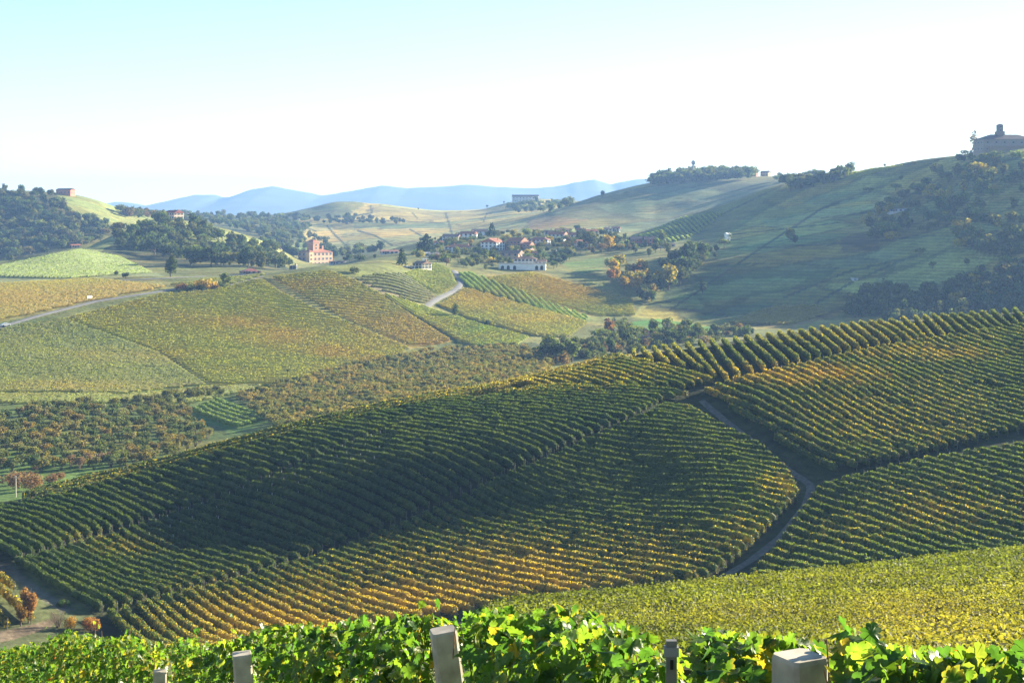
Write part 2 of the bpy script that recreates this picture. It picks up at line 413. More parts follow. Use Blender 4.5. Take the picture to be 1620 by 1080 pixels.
LIT_BANDS = [([(1060, 470), (1180, 440), (1280, 440), (1250, 460), (1100, 480)], 850, 1200, (0.210, 0.255, 0.075)), ([(1200, 425), (1330, 400), (1440, 395), (1400, 415), (1280, 430)], 850, 1250, (0.180, 0.195, 0.075)),  # lighter strips put grazing sunlight into the hillside colour
         ([(1150, 395), (1250, 372), (1340, 370), (1320, 385), (1200, 398)], 900, 1350, (0.180, 0.225, 0.068)), ([(1200, 350), (1300, 330), (1380, 325), (1360, 345), (1230, 362)], 900, 1400, (0.195, 0.225, 0.075)),
         ([(1250, 318), (1350, 300), (1420, 298), (1400, 315), (1300, 325)], 950, 1450, (0.165, 0.195, 0.068)), ([(1350, 325), (1450, 318), (1470, 332), (1380, 340)], 900, 1350, (0.225, 0.255, 0.090)),
         ([(1080, 505), (1180, 480), (1230, 478), (1180, 500)], 780, 1100, (0.150, 0.180, 0.068))]
PXG, PYG = topix(XG, YG, TBL)
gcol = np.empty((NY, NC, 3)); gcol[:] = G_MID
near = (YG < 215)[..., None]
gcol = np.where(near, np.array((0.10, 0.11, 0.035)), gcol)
gcol = np.where(((YG >= 215) & (YG < 440))[..., None], np.array((0.036, 0.042, 0.018)), gcol)  # darkened: the hedges' shade on gaps and lanes is in the colour
far = (YG > 3000)[..., None]
gcol = np.where(far, np.array((0.09, 0.12, 0.06)), gcol)
jx = PXG + (fbm(XG / 14, YG / 14, 21, 2) - .5) * 9
jy = PYG + (fbm(XG / 14, YG / 14, 22, 2) - .5) * 4
for poly, y0, y1, c in FIELDS:
    msk = (YG > y0) & (YG < y1)
    msk[msk] = in_poly(jx[msk], jy[msk], poly)
    gcol[msk] = c
for poly, y0, y1, c in LIT_BANDS:
    msk = (YG > y0) & (YG < y1)
    msk[msk] = in_poly(jx[msk], jy[msk], poly)
    gcol[msk] = c
for pts, w, y0, y1 in LINES:
    msk = (YG > y0) & (YG < y1) & (PXG > min(p[0] for p in pts) - 12) & (PXG < max(p[0] for p in pts) + 12)
    qx, qy = PXG[msk], PYG[msk]
    d = np.full(qx.shape, 1e9)
    for (ax, ay), (bx, by) in zip(pts[:-1], pts[1:]):
        t = np.clip(((qx - ax) * (bx - ax) + (qy - ay) * (by - ay)) / ((bx - ax) ** 2 + (by - ay) ** 2), 0, 1)
        d = np.minimum(d, np.hypot(qx - ax - t * (bx - ax), qy - ay - t * (by - ay)))
    sub = gcol[msk]; k = (d < w * .33)
    sub[k] = (0.06, 0.072, 0.03); gcol[msk] = sub
vis = (YG > 430)
blot = fbm(XG / 45, YG / 30, 31, 4)
gcol *= (0.72 + 0.56 * blot)[..., None]
yl = (sstep(.50, .72, fbm(XG / 60 + 9, YG / 22, 41, 3)) * vis)[..., None]
gcol = gcol * (1 - .35 * yl) + np.array((0.27, 0.20, 0.05)) * .35 * yl


# plots and contour rows of the far slopes
def parcels(poly, y0, y1, ang, cw, cd, amp):
    msk = (YG > y0) & (YG < y1)
    msk[msk] = in_poly(PXG[msk], PYG[msk], poly)
    x = XG[msk] + (fbm(XG[msk] / 60, YG[msk] / 60, 81, 2) - .5) * 40; y = YG[msk] + (fbm(XG[msk] / 60, YG[msk] / 60, 84, 2) - .5) * 40
    a = x * math.cos(ang) + y * math.sin(ang); b = -x * math.sin(ang) + y * math.cos(ang)
    ib = np.floor(b / cd); a = a + hash01(ib, ib * 0, 5) * cw
    ia = np.floor(a / cw)
    h1 = hash01(ia, ib, 6); h2 = hash01(ia, ib, 7)
    f = (1 + amp * (h1 - .5) * 2)[:, None]
    tint = np.where((h2 > .62)[:, None], np.array((1.18, 1.08, .85)), np.where((h2 < .3)[:, None], np.array((.85, 1.0, 1.0)), np.array((1.0, 1.0, 1.0))))
    edge = np.minimum(np.minimum(a / cw - ia, 1 - a / cw + ia) * cw, np.minimum(b / cd - ib, 1 - b / cd + ib) * cd)
    k = np.where(edge < 3.0, .62, 1.0)[:, None]
    gcol[msk] = gcol[msk] * f * tint * k
    return msk


rowmask = np.zeros((NY, NC))
rowmask[parcels([(1010, 500), (1060, 440), (1240, 292), (1350, 262), (1620, 225), (1900, 180), (1900, 480), (1380, 500), (1150, 520)], 840, 1500, .35, 110, 52, .38)] = 1
rowmask[parcels([(830, 362), (1010, 288), (1230, 284), (1120, 340), (960, 385)], 1480, 2300, .5, 150, 80, .35)] = 1
rowmask[parcels([(470, 395), (480, 335), (545, 315), (760, 330), (900, 312), (900, 330), (760, 392)], 1480, 2900, .1, 150, 95, .25)] = 1


def stripe_material():
    m, n, l, p = nodes_of("field_ground")
    at = n.new("ShaderNodeAttribute"); at.attribute_name = "Col"
    geo = n.new("ShaderNodeNewGeometry")
    nz = n.new("ShaderNodeTexNoise"); nz.inputs["Scale"].default_value = 0.55; nz.inputs["Detail"].default_value = 6
    l.new(geo.outputs["Position"], nz.inputs["Vector"])
    n2 = n.new("ShaderNodeTexNoise"); n2.inputs["Scale"].default_value = 0.09; n2.inputs["Detail"].default_value = 4
    l.new(geo.outputs["Position"], n2.inputs["Vector"])
    ad = n.new("ShaderNodeMath"); ad.operation = 'ADD'
    l.new(nz.outputs["Fac"], ad.inputs[0]); l.new(n2.outputs["Fac"], ad.inputs[1])
    mr = n.new("ShaderNodeMapRange"); mr.inputs[1].default_value = .7; mr.inputs[2].default_value = 1.3
    mr.inputs[3].default_value = .55; mr.inputs[4].default_value = 1.45
    l.new(ad.outputs[0], mr.inputs[0])
    mx = n.new("ShaderNodeMix"); mx.data_type = 'RGBA'; mx.blend_type = 'MULTIPLY'; mx.inputs[0].default_value = 1
    l.new(at.outputs["Color"], mx.inputs[6]); l.new(mr.outputs[0], mx.inputs[7])
    l.new(mx.outputs[2], p.inputs["Base Color"])
    p.inputs["Roughness"].default_value = 0.95
    p.inputs["Specular IOR Level"].default_value = 0.1
    sep = n.new("ShaderNodeSeparateXYZ"); l.new(geo.outputs["Position"], sep.inputs[0])
    wob = n.new("ShaderNodeMath"); wob.operation = 'MULTIPLY_ADD'; wob.inputs[1].default_value = 2.2
    l.new(n2.outputs["Fac"], wob.inputs[0]); l.new(sep.outputs["Z"], wob.inputs[2])
    mul = n.new("ShaderNodeMath"); mul.operation = 'MULTIPLY'; mul.inputs[1].default_value = 2 * math.pi / 1.9; l.new(wob.outputs[0], mul.inputs[0])
    sn = n.new("ShaderNodeMath"); sn.operation = 'SINE'; l.new(mul.outputs[0], sn.inputs[0])
    am = n.new("ShaderNodeMath"); am.operation = 'MULTIPLY'; l.new(sn.outputs[0], am.inputs[0]); l.new(at.outputs["Alpha"], am.inputs[1])
    a2 = n.new("ShaderNodeMath"); a2.operation = 'MULTIPLY_ADD'; a2.inputs[1].default_value = .17; a2.inputs[2].default_value = 1.0; l.new(am.outputs[0], a2.inputs[0])
    m3 = n.new("ShaderNodeMix"); m3.data_type = 'RGBA'; m3.blend_type = 'MULTIPLY'; m3.inputs[0].default_value = 1
    l.new(mx.outputs[2], m3.inputs[6]); l.new(a2.outputs[0], m3.inputs[7]); l.new(m3.outputs[2], p.inputs["Base Color"])
    bp = n.new("ShaderNodeBump"); bp.inputs["Strength"].default_value = 0.6; bp.inputs["Distance"].default_value = 0.5
    l.new(nz.outputs["Fac"], bp.inputs["Height"]); l.new(bp.outputs[0], p.inputs["Normal"])
    return m


M_GROUND = stripe_material()
idx = np.arange(NY * NC).reshape(NY, NC)
quads = np.stack([idx[:-1, :-1], idx[:-1, 1:], idx[1:, 1:], idx[1:, :-1]], -1).reshape(-1, 4)
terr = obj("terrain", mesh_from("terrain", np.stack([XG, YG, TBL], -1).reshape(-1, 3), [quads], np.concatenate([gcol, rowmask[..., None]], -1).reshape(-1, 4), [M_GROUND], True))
tag(terr, "rolling hills under the vineyards and woods", kind="structure")


def ribbon(name, pix, width, mat, ymin, ymax, lift=0.12, label=None):
    p = densify(pix, 5)
    x, y, _ = hit(p[:, 0], p[:, 1], ymin, ymax)
    for _ in range(3):
        x[1:-1] = x[1:-1] * .5 + (x[:-2] + x[2:]) * .25; y[1:-1] = y[1:-1] * .5 + (y[:-2] + y[2:]) * .25
    # resample evenly
    s = np.concatenate([[0], np.cumsum(np.hypot(np.diff(x), np.diff(y)))])
    n = max(3, int(s[-1] / 1.5))
    q = np.linspace(0, s[-1], n)
    x = np.interp(q, s, x); y = np.interp(q, s, y)
    tx = np.gradient(x); ty = np.gradient(y); L = np.hypot(tx, ty) + 1e-9
    nx, ny = -ty / L, tx / L
    V = []
    for w in np.linspace(-.5, .5, 5):
        wob = width * w * (1 + .18 * (fbm(q / 6, q * 0 + w, 5, 2) - .5) * (abs(w) > .4))
        xx = x + nx * wob; yy = y + ny * wob
        V.append(np.stack([xx, yy, ground(xx, yy) + lift * (1 - 1.4 * abs(w) ** 3 * 4)], -1))
    V = np.stack(V, 1).reshape(-1, 3)
    ii = np.arange(n * 5).reshape(n, 5)
    q4 = np.stack([ii[:-1, :-1], ii[1:, :-1], ii[1:, 1:], ii[:-1, 1:]], -1).reshape(-1, 4)
    o = obj(name, mesh_from(name, V, [q4], None, [mat], True))
    return tag(o, label, kind="structure")


ribbon("road", [(-80, 540), (5, 516), (60, 500), (150, 477), (280, 457)], 3.8, M_ROAD, 500, 860, .35, "pale asphalt road along the yellow vineyard with a white car")
ribbon("road", [(355, 452), (385, 443), (412, 437)], 6.0, M_ROAD, 600, 900, .35, "pale road stub beside the bushes on the crest")
ribbon("road", [(150, 446), (250, 441), (330, 437), (425, 434)], 4.5, M_ROAD, 600, 930, .35, "pale lane along the crest by the lone tree")
ribbon("road", [(672, 487), (690, 474), (715, 462), (732, 452), (727, 440), (718, 428)], 3.8, M_ROAD, 600, 1030, .35, "grey road winding down from the village")
ribbon("path", [(1110, 634), (1150, 668), (1200, 705), (1245, 742), (1285, 768), (1275, 800), (1235, 850), (1190, 885), (1125, 924)], 1.6, mat_plain("gravel_track", (0.115, 0.105, 0.085), .95, .45, 1.2), 200, 400, .1, "grey gravel track between the vine blocks")
# ------------------------------------------------------------------ vines
# where leaves have turned, gold boosted on the lower block to stand for sunlight: (photo x, y, radius x, radius y, strength, 0 yellow .. 1 orange)
TURN_SUN = [(430, 1000, 190, 75, 1., .2), (620, 955, 240, 62, 1., .3), (820, 905, 240, 60, .95, .2), (1000, 870, 160, 45, .6, .2),
        (760, 930, 180, 30, .9, .45), (1180, 850, 90, 60, .35, .1), (1240, 765, 50, 40, .5, .0),
        (1250, 590, 160, 22, .8, .75), (1450, 555, 160, 18, .6, .5), (1130, 625, 50, 20, .6, .8), (1400, 650, 240, 80, .35, .35),
        (1350, 520, 300, 40, .45, .1), (1050, 560, 90, 30, .45, .1), (1500, 800, 200, 50, .35, .3), (1340, 830, 90, 50, .3, .1),
        (1480, 990, 220, 70, .60, .45), (1150, 960, 200, 40, .32, .2), (1300, 920, 300, 40, .28, .1), (800, 590, 260, 26, .7, .1),
        (150, 850, 60, 20, .3, .0), (380, 508, 55, 12, .65, .3), (450, 530, 55, 12, .7, .4), (530, 552, 60, 12, .7, .4), (600, 568, 50, 10, .65, .3), (640, 520, 75, 22, .75, .4), (560, 480, 60, 14, .5, .1), (690, 540, 40, 10, .9, .85), (500, 448, 60, 8, .6, .3), (760, 470, 90, 16, .6, .35), (860, 502, 60, 10, .55, .2), (890, 450, 90, 25, .75, .5), (90, 470, 120, 22, .65, .5), (200, 455, 80, 10, .6, .5), (200, 560, 120, 10, .4, .2), (280, 500, 90, 14, .35, .1), (150, 610, 150, 10, .5, .3), (780, 530, 60, 10, .35, .0), (200, 860, 80, 20, .35, .0)]
TURN_NEAR = [(1500, 985, 190, 55, .36, .5), (1150, 965, 180, 25, .22, .2), (1300, 915, 300, 25, .12, .1), (1600, 930, 100, 30, .2, .2)]
GREEN = np.array((0.068, 0.104, 0.030)); YELLOW = np.array((0.38, 0.29, 0.055)); ORANGE = np.array((0.46, 0.27, 0.05))
LIME = np.array((0.15, 0.18, 0.035))


def turned(px, py, near=False):
    a = np.zeros(np.shape(px)); w = np.zeros(np.shape(px)); o = np.zeros(np.shape(px))
    for x, y, rx, ry, s, og in (TURN_NEAR if near else TURN_SUN):
        g = s * np.exp(-(((px - x) / rx) ** 2 + ((py - y) / ry) ** 2))
        a = np.maximum(a, g); o += g * og; w += g
    return a, np.where(w > 1e-4, o / np.maximum(w, 1e-4), 0)


def vine_colour(x, y, z, n, base=None, extra=0.0, soft=False):
    px, py = topix(x, y, z)
    a, o = turned(px, py, float(np.mean(y)) < 180)
    a = a * (.45 + 1.1 * fbm(x / 7, y / 7, 71, 3)) + extra * (.3 + 1.4 * fbm(x / 16, y / 16, 72, 3))
    r = R.random(n)
    k = sstep(-.12, .15, a - r * .9 - .08)[:, None]
    YE, OR = YELLOW, ORANGE
    if soft:
        YE, OR = np.array((0.36, 0.30, 0.08)), np.array((0.46, 0.30, 0.08))
        k = (np.clip(a, 0, .95) * (.8 + .4 * R.random(n)))[:, None]
    oo = np.clip(o + (R.random(n) - .5) * .8, 0, 1)[:, None]
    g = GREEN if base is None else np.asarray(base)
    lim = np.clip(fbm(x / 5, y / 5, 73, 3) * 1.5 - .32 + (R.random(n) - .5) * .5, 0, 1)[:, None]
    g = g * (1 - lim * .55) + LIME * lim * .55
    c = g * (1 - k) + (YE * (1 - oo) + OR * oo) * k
    return c * ((0.82 + .36 * R.random(n)) if soft else (0.65 + .7 * R.random(n)))[:, None]


def leaf_quads(P, N, size, bend=.35):
    """one bent leaf-shaped quad per point P facing roughly N"""
    n = len(P)
    d = N + R.normal(0, .55, (n, 3))
    d /= np.linalg.norm(d, axis=1)[:, None] + 1e-9
    a = np.cross(d, R.normal(0, 1, (n, 3))); a /= np.linalg.norm(a, axis=1)[:, None] + 1e-9
    b = np.cross(d, a)
    s = (np.asarray(size) * (.7 + .6 * R.random(n)))[:, None]
    V = np.stack([P - a * s * .5, P - b * s * .42 + d * s * .12, P + a * s * .5, P + b * s * .42 + d * s * .12], 1)
    Q = np.arange(n * 4).reshape(n, 4)
    return V.reshape(-1, 3), Q


def row_geometry(x, y, step, per_m, size, h=1.9, w=.34, low=.45, base=None, extra=0., hull=1.0, soft=False):
    """hedge-like vine row along the plan polyline (x, y): lumpy inner body plus leaf faces"""
    s = np.concatenate([[0], np.cumsum(np.hypot(np.diff(x), np.diff(y)))])
    L = s[-1]
    if L < 2: return None
    n = max(3, int(L / step) + 1)
    q = np.linspace(0, L, n)
    xx = np.interp(q, s, x); yy = np.interp(q, s, y)
    tx = np.gradient(xx); ty = np.gradient(yy); l = np.hypot(tx, ty) + 1e-9
    nx, ny = -ty / l, tx / l
    wob = (fbm(q / 5, q * 0 + R.random() * 99, 7, 2) - .5) * .3
    xx = xx + nx * wob; yy = yy + ny * wob
    zz = ground(xx, yy)
    hv = h * ((.90 + .20 * fbm(q / 3.5, q * 0 + R.random() * 99, 9, 2)) if soft else (.84 + .32 * fbm(q / 2.6, q * 0 + R.random() * 99, 9, 3)))
    hv *= (1 - .2 * sstep(.75, .95, vnoise(q / 2.5, q * 0 + R.random() * 99, 4)))
    wv = w * (.75 + .5 * fbm(q / 1.6, q * 0 + R.random() * 99, 10, 2))
    hv[0] *= .8; hv[-1] *= .8
    prof = [(-.75, 0), (-1.05, .45), (-.6, .96), (.6, .96), (1.05, .45), (.75, 0)]
    V = np.zeros((n, 6, 3))
    for k, (a, b) in enumerate(prof):
        ww = wv * a * hull * (.85 + .3 * R.random(n))
        V[:, k, 0] = xx + nx * ww; V[:, k, 1] = yy + ny * ww
        V[:, k, 2] = zz + low + (hv * (.4 + .6 * hull) - low - .12) * b * (.95 + .1 * R.random(n))
    ii = np.arange(n * 6).reshape(n, 6)
    Q = [np.stack([ii[:-1, k], ii[1:, k], ii[1:, k + 1], ii[:-1, k + 1]], -1) for k in range(5)]
    Q.append(np.stack([ii[:1, 0], ii[:1, 1], ii[:1, 2], ii[:1, 3]], -1)); Q.append(np.stack([ii[-1:, 3], ii[-1:, 2], ii[-1:, 1], ii[-1:, 0]], -1))
    Q.append(np.stack([ii[:1, 0], ii[:1, 3], ii[:1, 4], ii[:1, 5]], -1)); Q.append(np.stack([ii[-1:, 5], ii[-1:, 4], ii[-1:, 3], ii[-1:, 0]], -1))
    V = V.reshape(-1, 3)
    C = vine_colour(V[:, 0], V[:, 1], V[:, 2], len(V), base, extra, soft) * .82
    # leaves
    m = int(L * per_m)
    if m:
        t = R.random(m) * L
        g = (fbm(t / 1.1, t * 0 + R.random() * 99, 12, 2))
        t = t[g > .28]; m = len(t)
        bx = np.interp(t, q, xx); by = np.interp(t, q, yy); bz = np.interp(t, q, zz); bh = np.interp(t, q, hv)
        bnx = np.interp(t, q, nx); bny = np.interp(t, q, ny); bw = np.interp(t, q, wv)
        side = np.where(R.random(m) < .5, -1., 1.)
        top = R.random(m) < .36
        hh = np.where(top, .9 + .16 * R.random(m) ** 2, R.random(m) ** .8)
        lat = np.where(top, (R.random(m) * 2 - 1) * .9, side * (1.0 + .35 * R.random(m)) * (1.05 - .25 * np.abs(hh - .5)))
        P = np.stack([bx + bnx * lat * bw, by + bny * lat * bw, bz + low * .8 + (bh - low * .8) * hh], -1)
        N = np.stack([bnx * np.where(top, lat * .4, side), bny * np.where(top, lat * .4, side), np.where(top, 1., .35)], -1)
        ne = int(26 * (h / 1.8)) if not soft else 0
        for e, sg in ((0, -1), (-1, 1)):
            if not ne: break
            tx_, ty_ = tx[e] / l[e] * sg, ty[e] / l[e] * sg
            la = (R.random(ne) * 2 - 1) * wv[e] * 1.2; fo = R.random(ne) * .28; up = R.random(ne)
            P = np.concatenate([P, np.stack([xx[e] + nx[e] * la + tx_ * fo, yy[e] + ny[e] * la + ty_ * fo, zz[e] + low * .8 + (hv[e] - low * .8) * up], -1)])
            N = np.concatenate([N, np.repeat(np.array([[tx_, ty_, .4]]), ne, 0)])
        m = len(P)
        LV, LQ = leaf_quads(P, N, np.full(m, size))
        LC = np.repeat(vine_colour(P[:, 0], P[:, 1], P[:, 2], m, base, extra, soft), 4, 0)
        Q.append(LQ + len(V)); V = np.concatenate([V, LV]); C = np.concatenate([C, LC])
    return V, np.concatenate(Q), C


def post_mesh(h, r, mat):
    V = []; Q = []
    for k, (zz, rr) in enumerate([(-.3, r), (h * .5, r), (h - .02, r * .96), (h, r * .7)]):
        for a in range(6):
            V.append((rr * math.cos(a * math.pi / 3), rr * math.sin(a * math.pi / 3), zz))
    for k in range(3):
        for a in range(6):
            Q.append((k * 6 + a, k * 6 + (a + 1) % 6, k * 6 + 6 + (a + 1) % 6, k * 6 + 6 + a))
    Q += [(18, 19, 20, 21), (18, 21, 22, 23)]
    return mesh_from("trellis_post", V, [np.array(Q)], None, [mat])


POST = post_mesh(1.75, .06, M_POST)
STAKE = post_mesh(2.15, .045, M_STAKE)
N_ROWS = 0


def vine_row(x, y, label, group, step, per_m, size, posts=True, stakes=None, **kw):
    global N_ROWS
    g = row_geometry(np.asarray(x), np.asarray(y), step, per_m, size, **kw)
    if g is None: return None
    V, Q, C = g
    x0, y0 = float(x[0]), float(y[0]); z0 = float(ground(x0, y0))
    root = obj("vine_row", None, loc=(x0, y0, z0))
    tag(root, label, "vine row", group)
    obj("foliage", mesh_from("row_foliage", V - np.array((x0, y0, z0)), [Q], C, [M_VINE]), root)
    N_ROWS += 1
    if posts:
        for (ex, ey, fx, fy) in ((x[0], y[0], x[1], y[1]), (x[-1], y[-1], x[-2], y[-2])):
            L = math.hypot(fx - ex, fy - ey) + 1e-6
            ex -= (fx - ex) / L * .35; ey -= (fy - ey) / L * .35
            p = obj("post", POST, root, (ex - x0, ey - y0, float(ground(ex, ey)) - z0))
            p.rotation_euler = (R.normal(0, .05), R.normal(0, .05), R.random() * 3)
    if stakes is not None:
        for (sx, sy) in stakes:
            p = obj("stake", STAKE, root, (sx - x0, sy - y0, float(ground(sx, sy)) - z0))
            p.rotation_euler = (R.normal(0, .03), R.normal(0, .03), R.random() * 3)
    return root


def loft_block(pairs, ymin, ymax, spacing, label, group, step=.55, per_m=42, size=.26, bow=0., trim=.5, stake_poly=None, **kw):
    """rows between two headlands; pairs of photo points (start of row, end of row)"""
    pr = np.array(pairs, float).reshape(-1, 4)
    t = np.arange(len(pr))
    tf = np.linspace(0, len(pr) - 1, 40 * len(pr))
    a = np.stack([np.interp(tf, t, pr[:, k]) for k in range(4)], -1)
    ax, ay, _ = hit(a[:, 0], a[:, 1], ymin, ymax); bx, by, _ = hit(a[:, 2], a[:, 3], ymin, ymax)
    # perpendicular advance at mid-row
    mx, my = (ax + bx) / 2, (ay + by) / 2
    dx, dy = bx - ax, by - ay; L = np.hypot(dx, dy) + 1e-6
    adv = np.abs(np.diff(mx) * (-dy / L)[:-1] + np.diff(my) * (dx / L)[:-1])
    s = np.concatenate([[0], np.cumsum(adv)])
    n = max(2, int(round(s[-1] / spacing)) + 1)
    q = np.linspace(0, s[-1], n)
    made = 0
    for k in range(n):
        e = [float(np.interp(q[k], s, v)) for v in (ax, ay, bx, by)]
        m = 24
        Lq = math.hypot(e[2] - e[0], e[3] - e[1]) + 1e-6
        w = np.linspace(min(.2, trim / Lq), 1 - min(.2, trim / Lq), m)
        X = e[0] + (e[2] - e[0]) * w; Y = e[1] + (e[3] - e[1]) * w
        Lr = math.hypot(e[2] - e[0], e[3] - e[1])
        px_, py_ = -(e[3] - e[1]) / (Lr + 1e-6), (e[2] - e[0]) / (Lr + 1e-6)
        b = bow * Lr * 4 * w * (1 - w)
        X = X + px_ * b; Y = Y + py_ * b
        stakes = None
        if stake_poly is not None:
            st = []
            for tt in np.arange(2, Lr, 3.4):
                sx, sy = float(np.interp(tt / Lr, w, X)), float(np.interp(tt / Lr, w, Y))
                P, Qy = topix(sx, sy, float(ground(sx, sy)))
                if in_poly(np.array([P]), np.array([Qy]), stake_poly)[0] and R.random() < .6: st.append((sx, sy))
            stakes = st
        if vine_row(X, Y, label, group, step, per_m, size, stakes=stakes, **kw): made += 1
    print("rows", group, made)


SP = 2.6
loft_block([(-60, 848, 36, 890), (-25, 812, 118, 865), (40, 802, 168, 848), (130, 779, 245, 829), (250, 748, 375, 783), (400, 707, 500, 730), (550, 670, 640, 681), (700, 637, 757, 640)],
           220, 420, 2.25, "dark green vine row on the steep shaded slope below the hill crest", "vine rows of the shaded upper slope", base=(0.05, 0.085, 0.034))  # leaf base darker and bluer than GREEN, slope's shade put into it
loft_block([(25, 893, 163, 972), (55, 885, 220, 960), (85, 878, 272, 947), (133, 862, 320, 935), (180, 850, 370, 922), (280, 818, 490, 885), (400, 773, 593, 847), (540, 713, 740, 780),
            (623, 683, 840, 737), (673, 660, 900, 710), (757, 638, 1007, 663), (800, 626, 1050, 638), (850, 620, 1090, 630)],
           220, 420, 2.25, "long green vine row between the two diagonal headlands of the hill", "vine rows of the middle block", base=(0.05, 0.085, 0.034),  # same darkened leaf base, shade carried by the colour
           stake_poly=[(200, 850), (330, 795), (480, 740), (560, 690), (640, 690), (620, 730), (430, 800), (320, 860), (225, 880)])
loft_block([(172, 977, 290, 1055), (262, 952, 400, 1030), (345, 932, 520, 1012), (430, 907, 650, 990), (530, 878, 830, 960), (593, 851, 960, 942), (673, 817, 1116, 925), (740, 785, 1170, 887),
            (800, 756, 1220, 840), (860, 732, 1268, 788), (907, 711, 1252, 752), (963, 685, 1208, 712), (1007, 667, 1150, 682), (1045, 648, 1102, 656)],
           200, 420, 2.3, "vine row turning yellow on the lower slope, ending at the gravel track", "vine rows of the lower block", bow=.012)
loft_block([(1188, 915, 1240, 925), (1225, 875, 1340, 908), (1265, 817, 1480, 892), (1297, 775, 1640, 884), (1343, 763, 1720, 868), (1455, 735, 1780, 830), (1570, 717, 1830, 790), (1680, 695, 1880, 750)],
           200, 400, SP, "green vine row right of the gravel track, lower of two blocks", "vine rows right of the track, lower block")
loft_block([(1225, 697, 1325, 750), (1165, 660, 1350, 745), (1112, 623, 1375, 740), (1163, 605, 1425, 731), (1229, 590, 1490, 716), (1318, 570, 1600, 690), (1398, 553, 1720, 665), (1478, 540, 1800, 635), (1620, 518, 1900, 585), (1740, 502, 1960, 550)],
           220, 440, SP, "vine row with orange tinted tips above the lower block, right of the track", "vine rows right of the track, upper block")
loft_block([(985, 567, 975, 571), (1001, 560, 997, 569), (1022, 556, 1045, 579), (1043, 555, 1069, 585), (1069, 552, 1121, 597), (1100, 549, 1142, 608), (1177, 540, 1227, 585), (1260, 530, 1310, 567), (1337, 520, 1380, 553), (1393, 514, 1447, 545), (1440, 508, 1470, 543), (1513, 503, 1560, 533), (1593, 497, 1616, 519), (1700, 484, 1703, 509)],
           300, 460, 3.0, "short lit vine row running down from the hill crest", "vine rows along the crest", bow=-.02, posts=False)
loft_block([(972, 572, 1128, 608), (938, 582, 1081, 620), (890, 594, 1000, 621), (848, 603, 928, 618), (800, 612, 860, 620)],
           280, 430, SP, "green vine row of the small wedge block under the crest", "vine rows of the small wedge block", posts=False)


def crest_rows():
    base = densify([(60, 793), (200, 756), (300, 729), (400, 704), (500, 679), (600, 655), (700, 634), (800, 616), (900, 594), (985, 569)], 15)
    x, y, _ = hit(base[:, 0], base[:, 1] + 1.5, 250, 440)
    for _ in range(12):
        x[1:-1] = x[1:-1] * .5 + (x[:-2] + x[2:]) * .25; y[1:-1] = y[1:-1] * .5 + (y[:-2] + y[2:]) * .25
    tx = np.gradient(x); ty = np.gradient(y); L = np.hypot(tx, ty)
    for k in range(4):
        o = -2.5 + 2.6 * k
        vine_row(x - ty / L * o, y + tx / L * o, "yellowing vine row following the rounded hill crest", "vine rows that follow the crest", .7, 22, .36, extra=.25)


crest_rows()


# near hill on the right: rows lie across the view
near_acc = []


def near_rows():
    n = 0
    for k in range(54):
        y0 = 28 + k * 2.0
        u = np.linspace(-.22, .5, 40)
        # rows follow the slope a little obliquely
        Y = y0 * (1 + .10 * u) + y0 * .05 * np.sin(u * 5)
        X = u * Y
        z = ground(X, Y)
        px, py = topix(X, Y, z + 1.9)
        # keep only where something of the row shows above the near edge
        lim = np.interp(px, [600, 850, 1000, 1200, 1400, 1620, 2200], [1000, 957, 938, 915, 893, 866, 800])
        edge = np.interp(px, [600, 850, 1000, 1200, 1400, 1620, 2200], [70, 84, 89, 99, 109, 119, 144])
        ok = (Y < edge) & (px > 760 + 2 * max(0, 60 - y0))
        if ok.sum() < 4: continue
        i = np.where(ok)[0]
        X, Y = X[i[0]:i[-1] + 1], Y[i[0]:i[-1] + 1]
        d = float(np.mean(Y))
        g = row_geometry(X, Y, .4, 130 if d > 66 else 240, .165 if d > 66 else .115, h=1.7, w=.6, low=.12, base=(0.066, 0.092, 0.030), extra=.07, hull=.7, soft=True)
        if g is None: continue
        V, Q, C = g
        k_ = np.repeat(.68 + .5 * R.random(len(C) // 2 + 1) ** .8, 2)[:len(C), None]
        near_acc.append((V, Q, C * k_ * (.55 + .9 * fbm(V[:, 0] / 2.2, V[:, 1] / 2.2, 95, 3))[:, None]))  # noise darkens patches, painting shaded gaps into the canopy
        n += 1
    print("near rows", n)


near_rows()
for pa in ([(-40, 905), (48, 985)], [(-60, 935), (10, 995)], [(-60, 880), (20, 935)]):
    p = densify(pa, 8)
    x, y, _ = hit(p[:, 0], p[:, 1], 150, 300)
    vine_row(x, y, "short rusty vine row beside the dirt lane and copper bush", "rusty vine rows by the dirt lane", .5, 26, .32, base=(0.12, 0.09, 0.03), extra=.55)


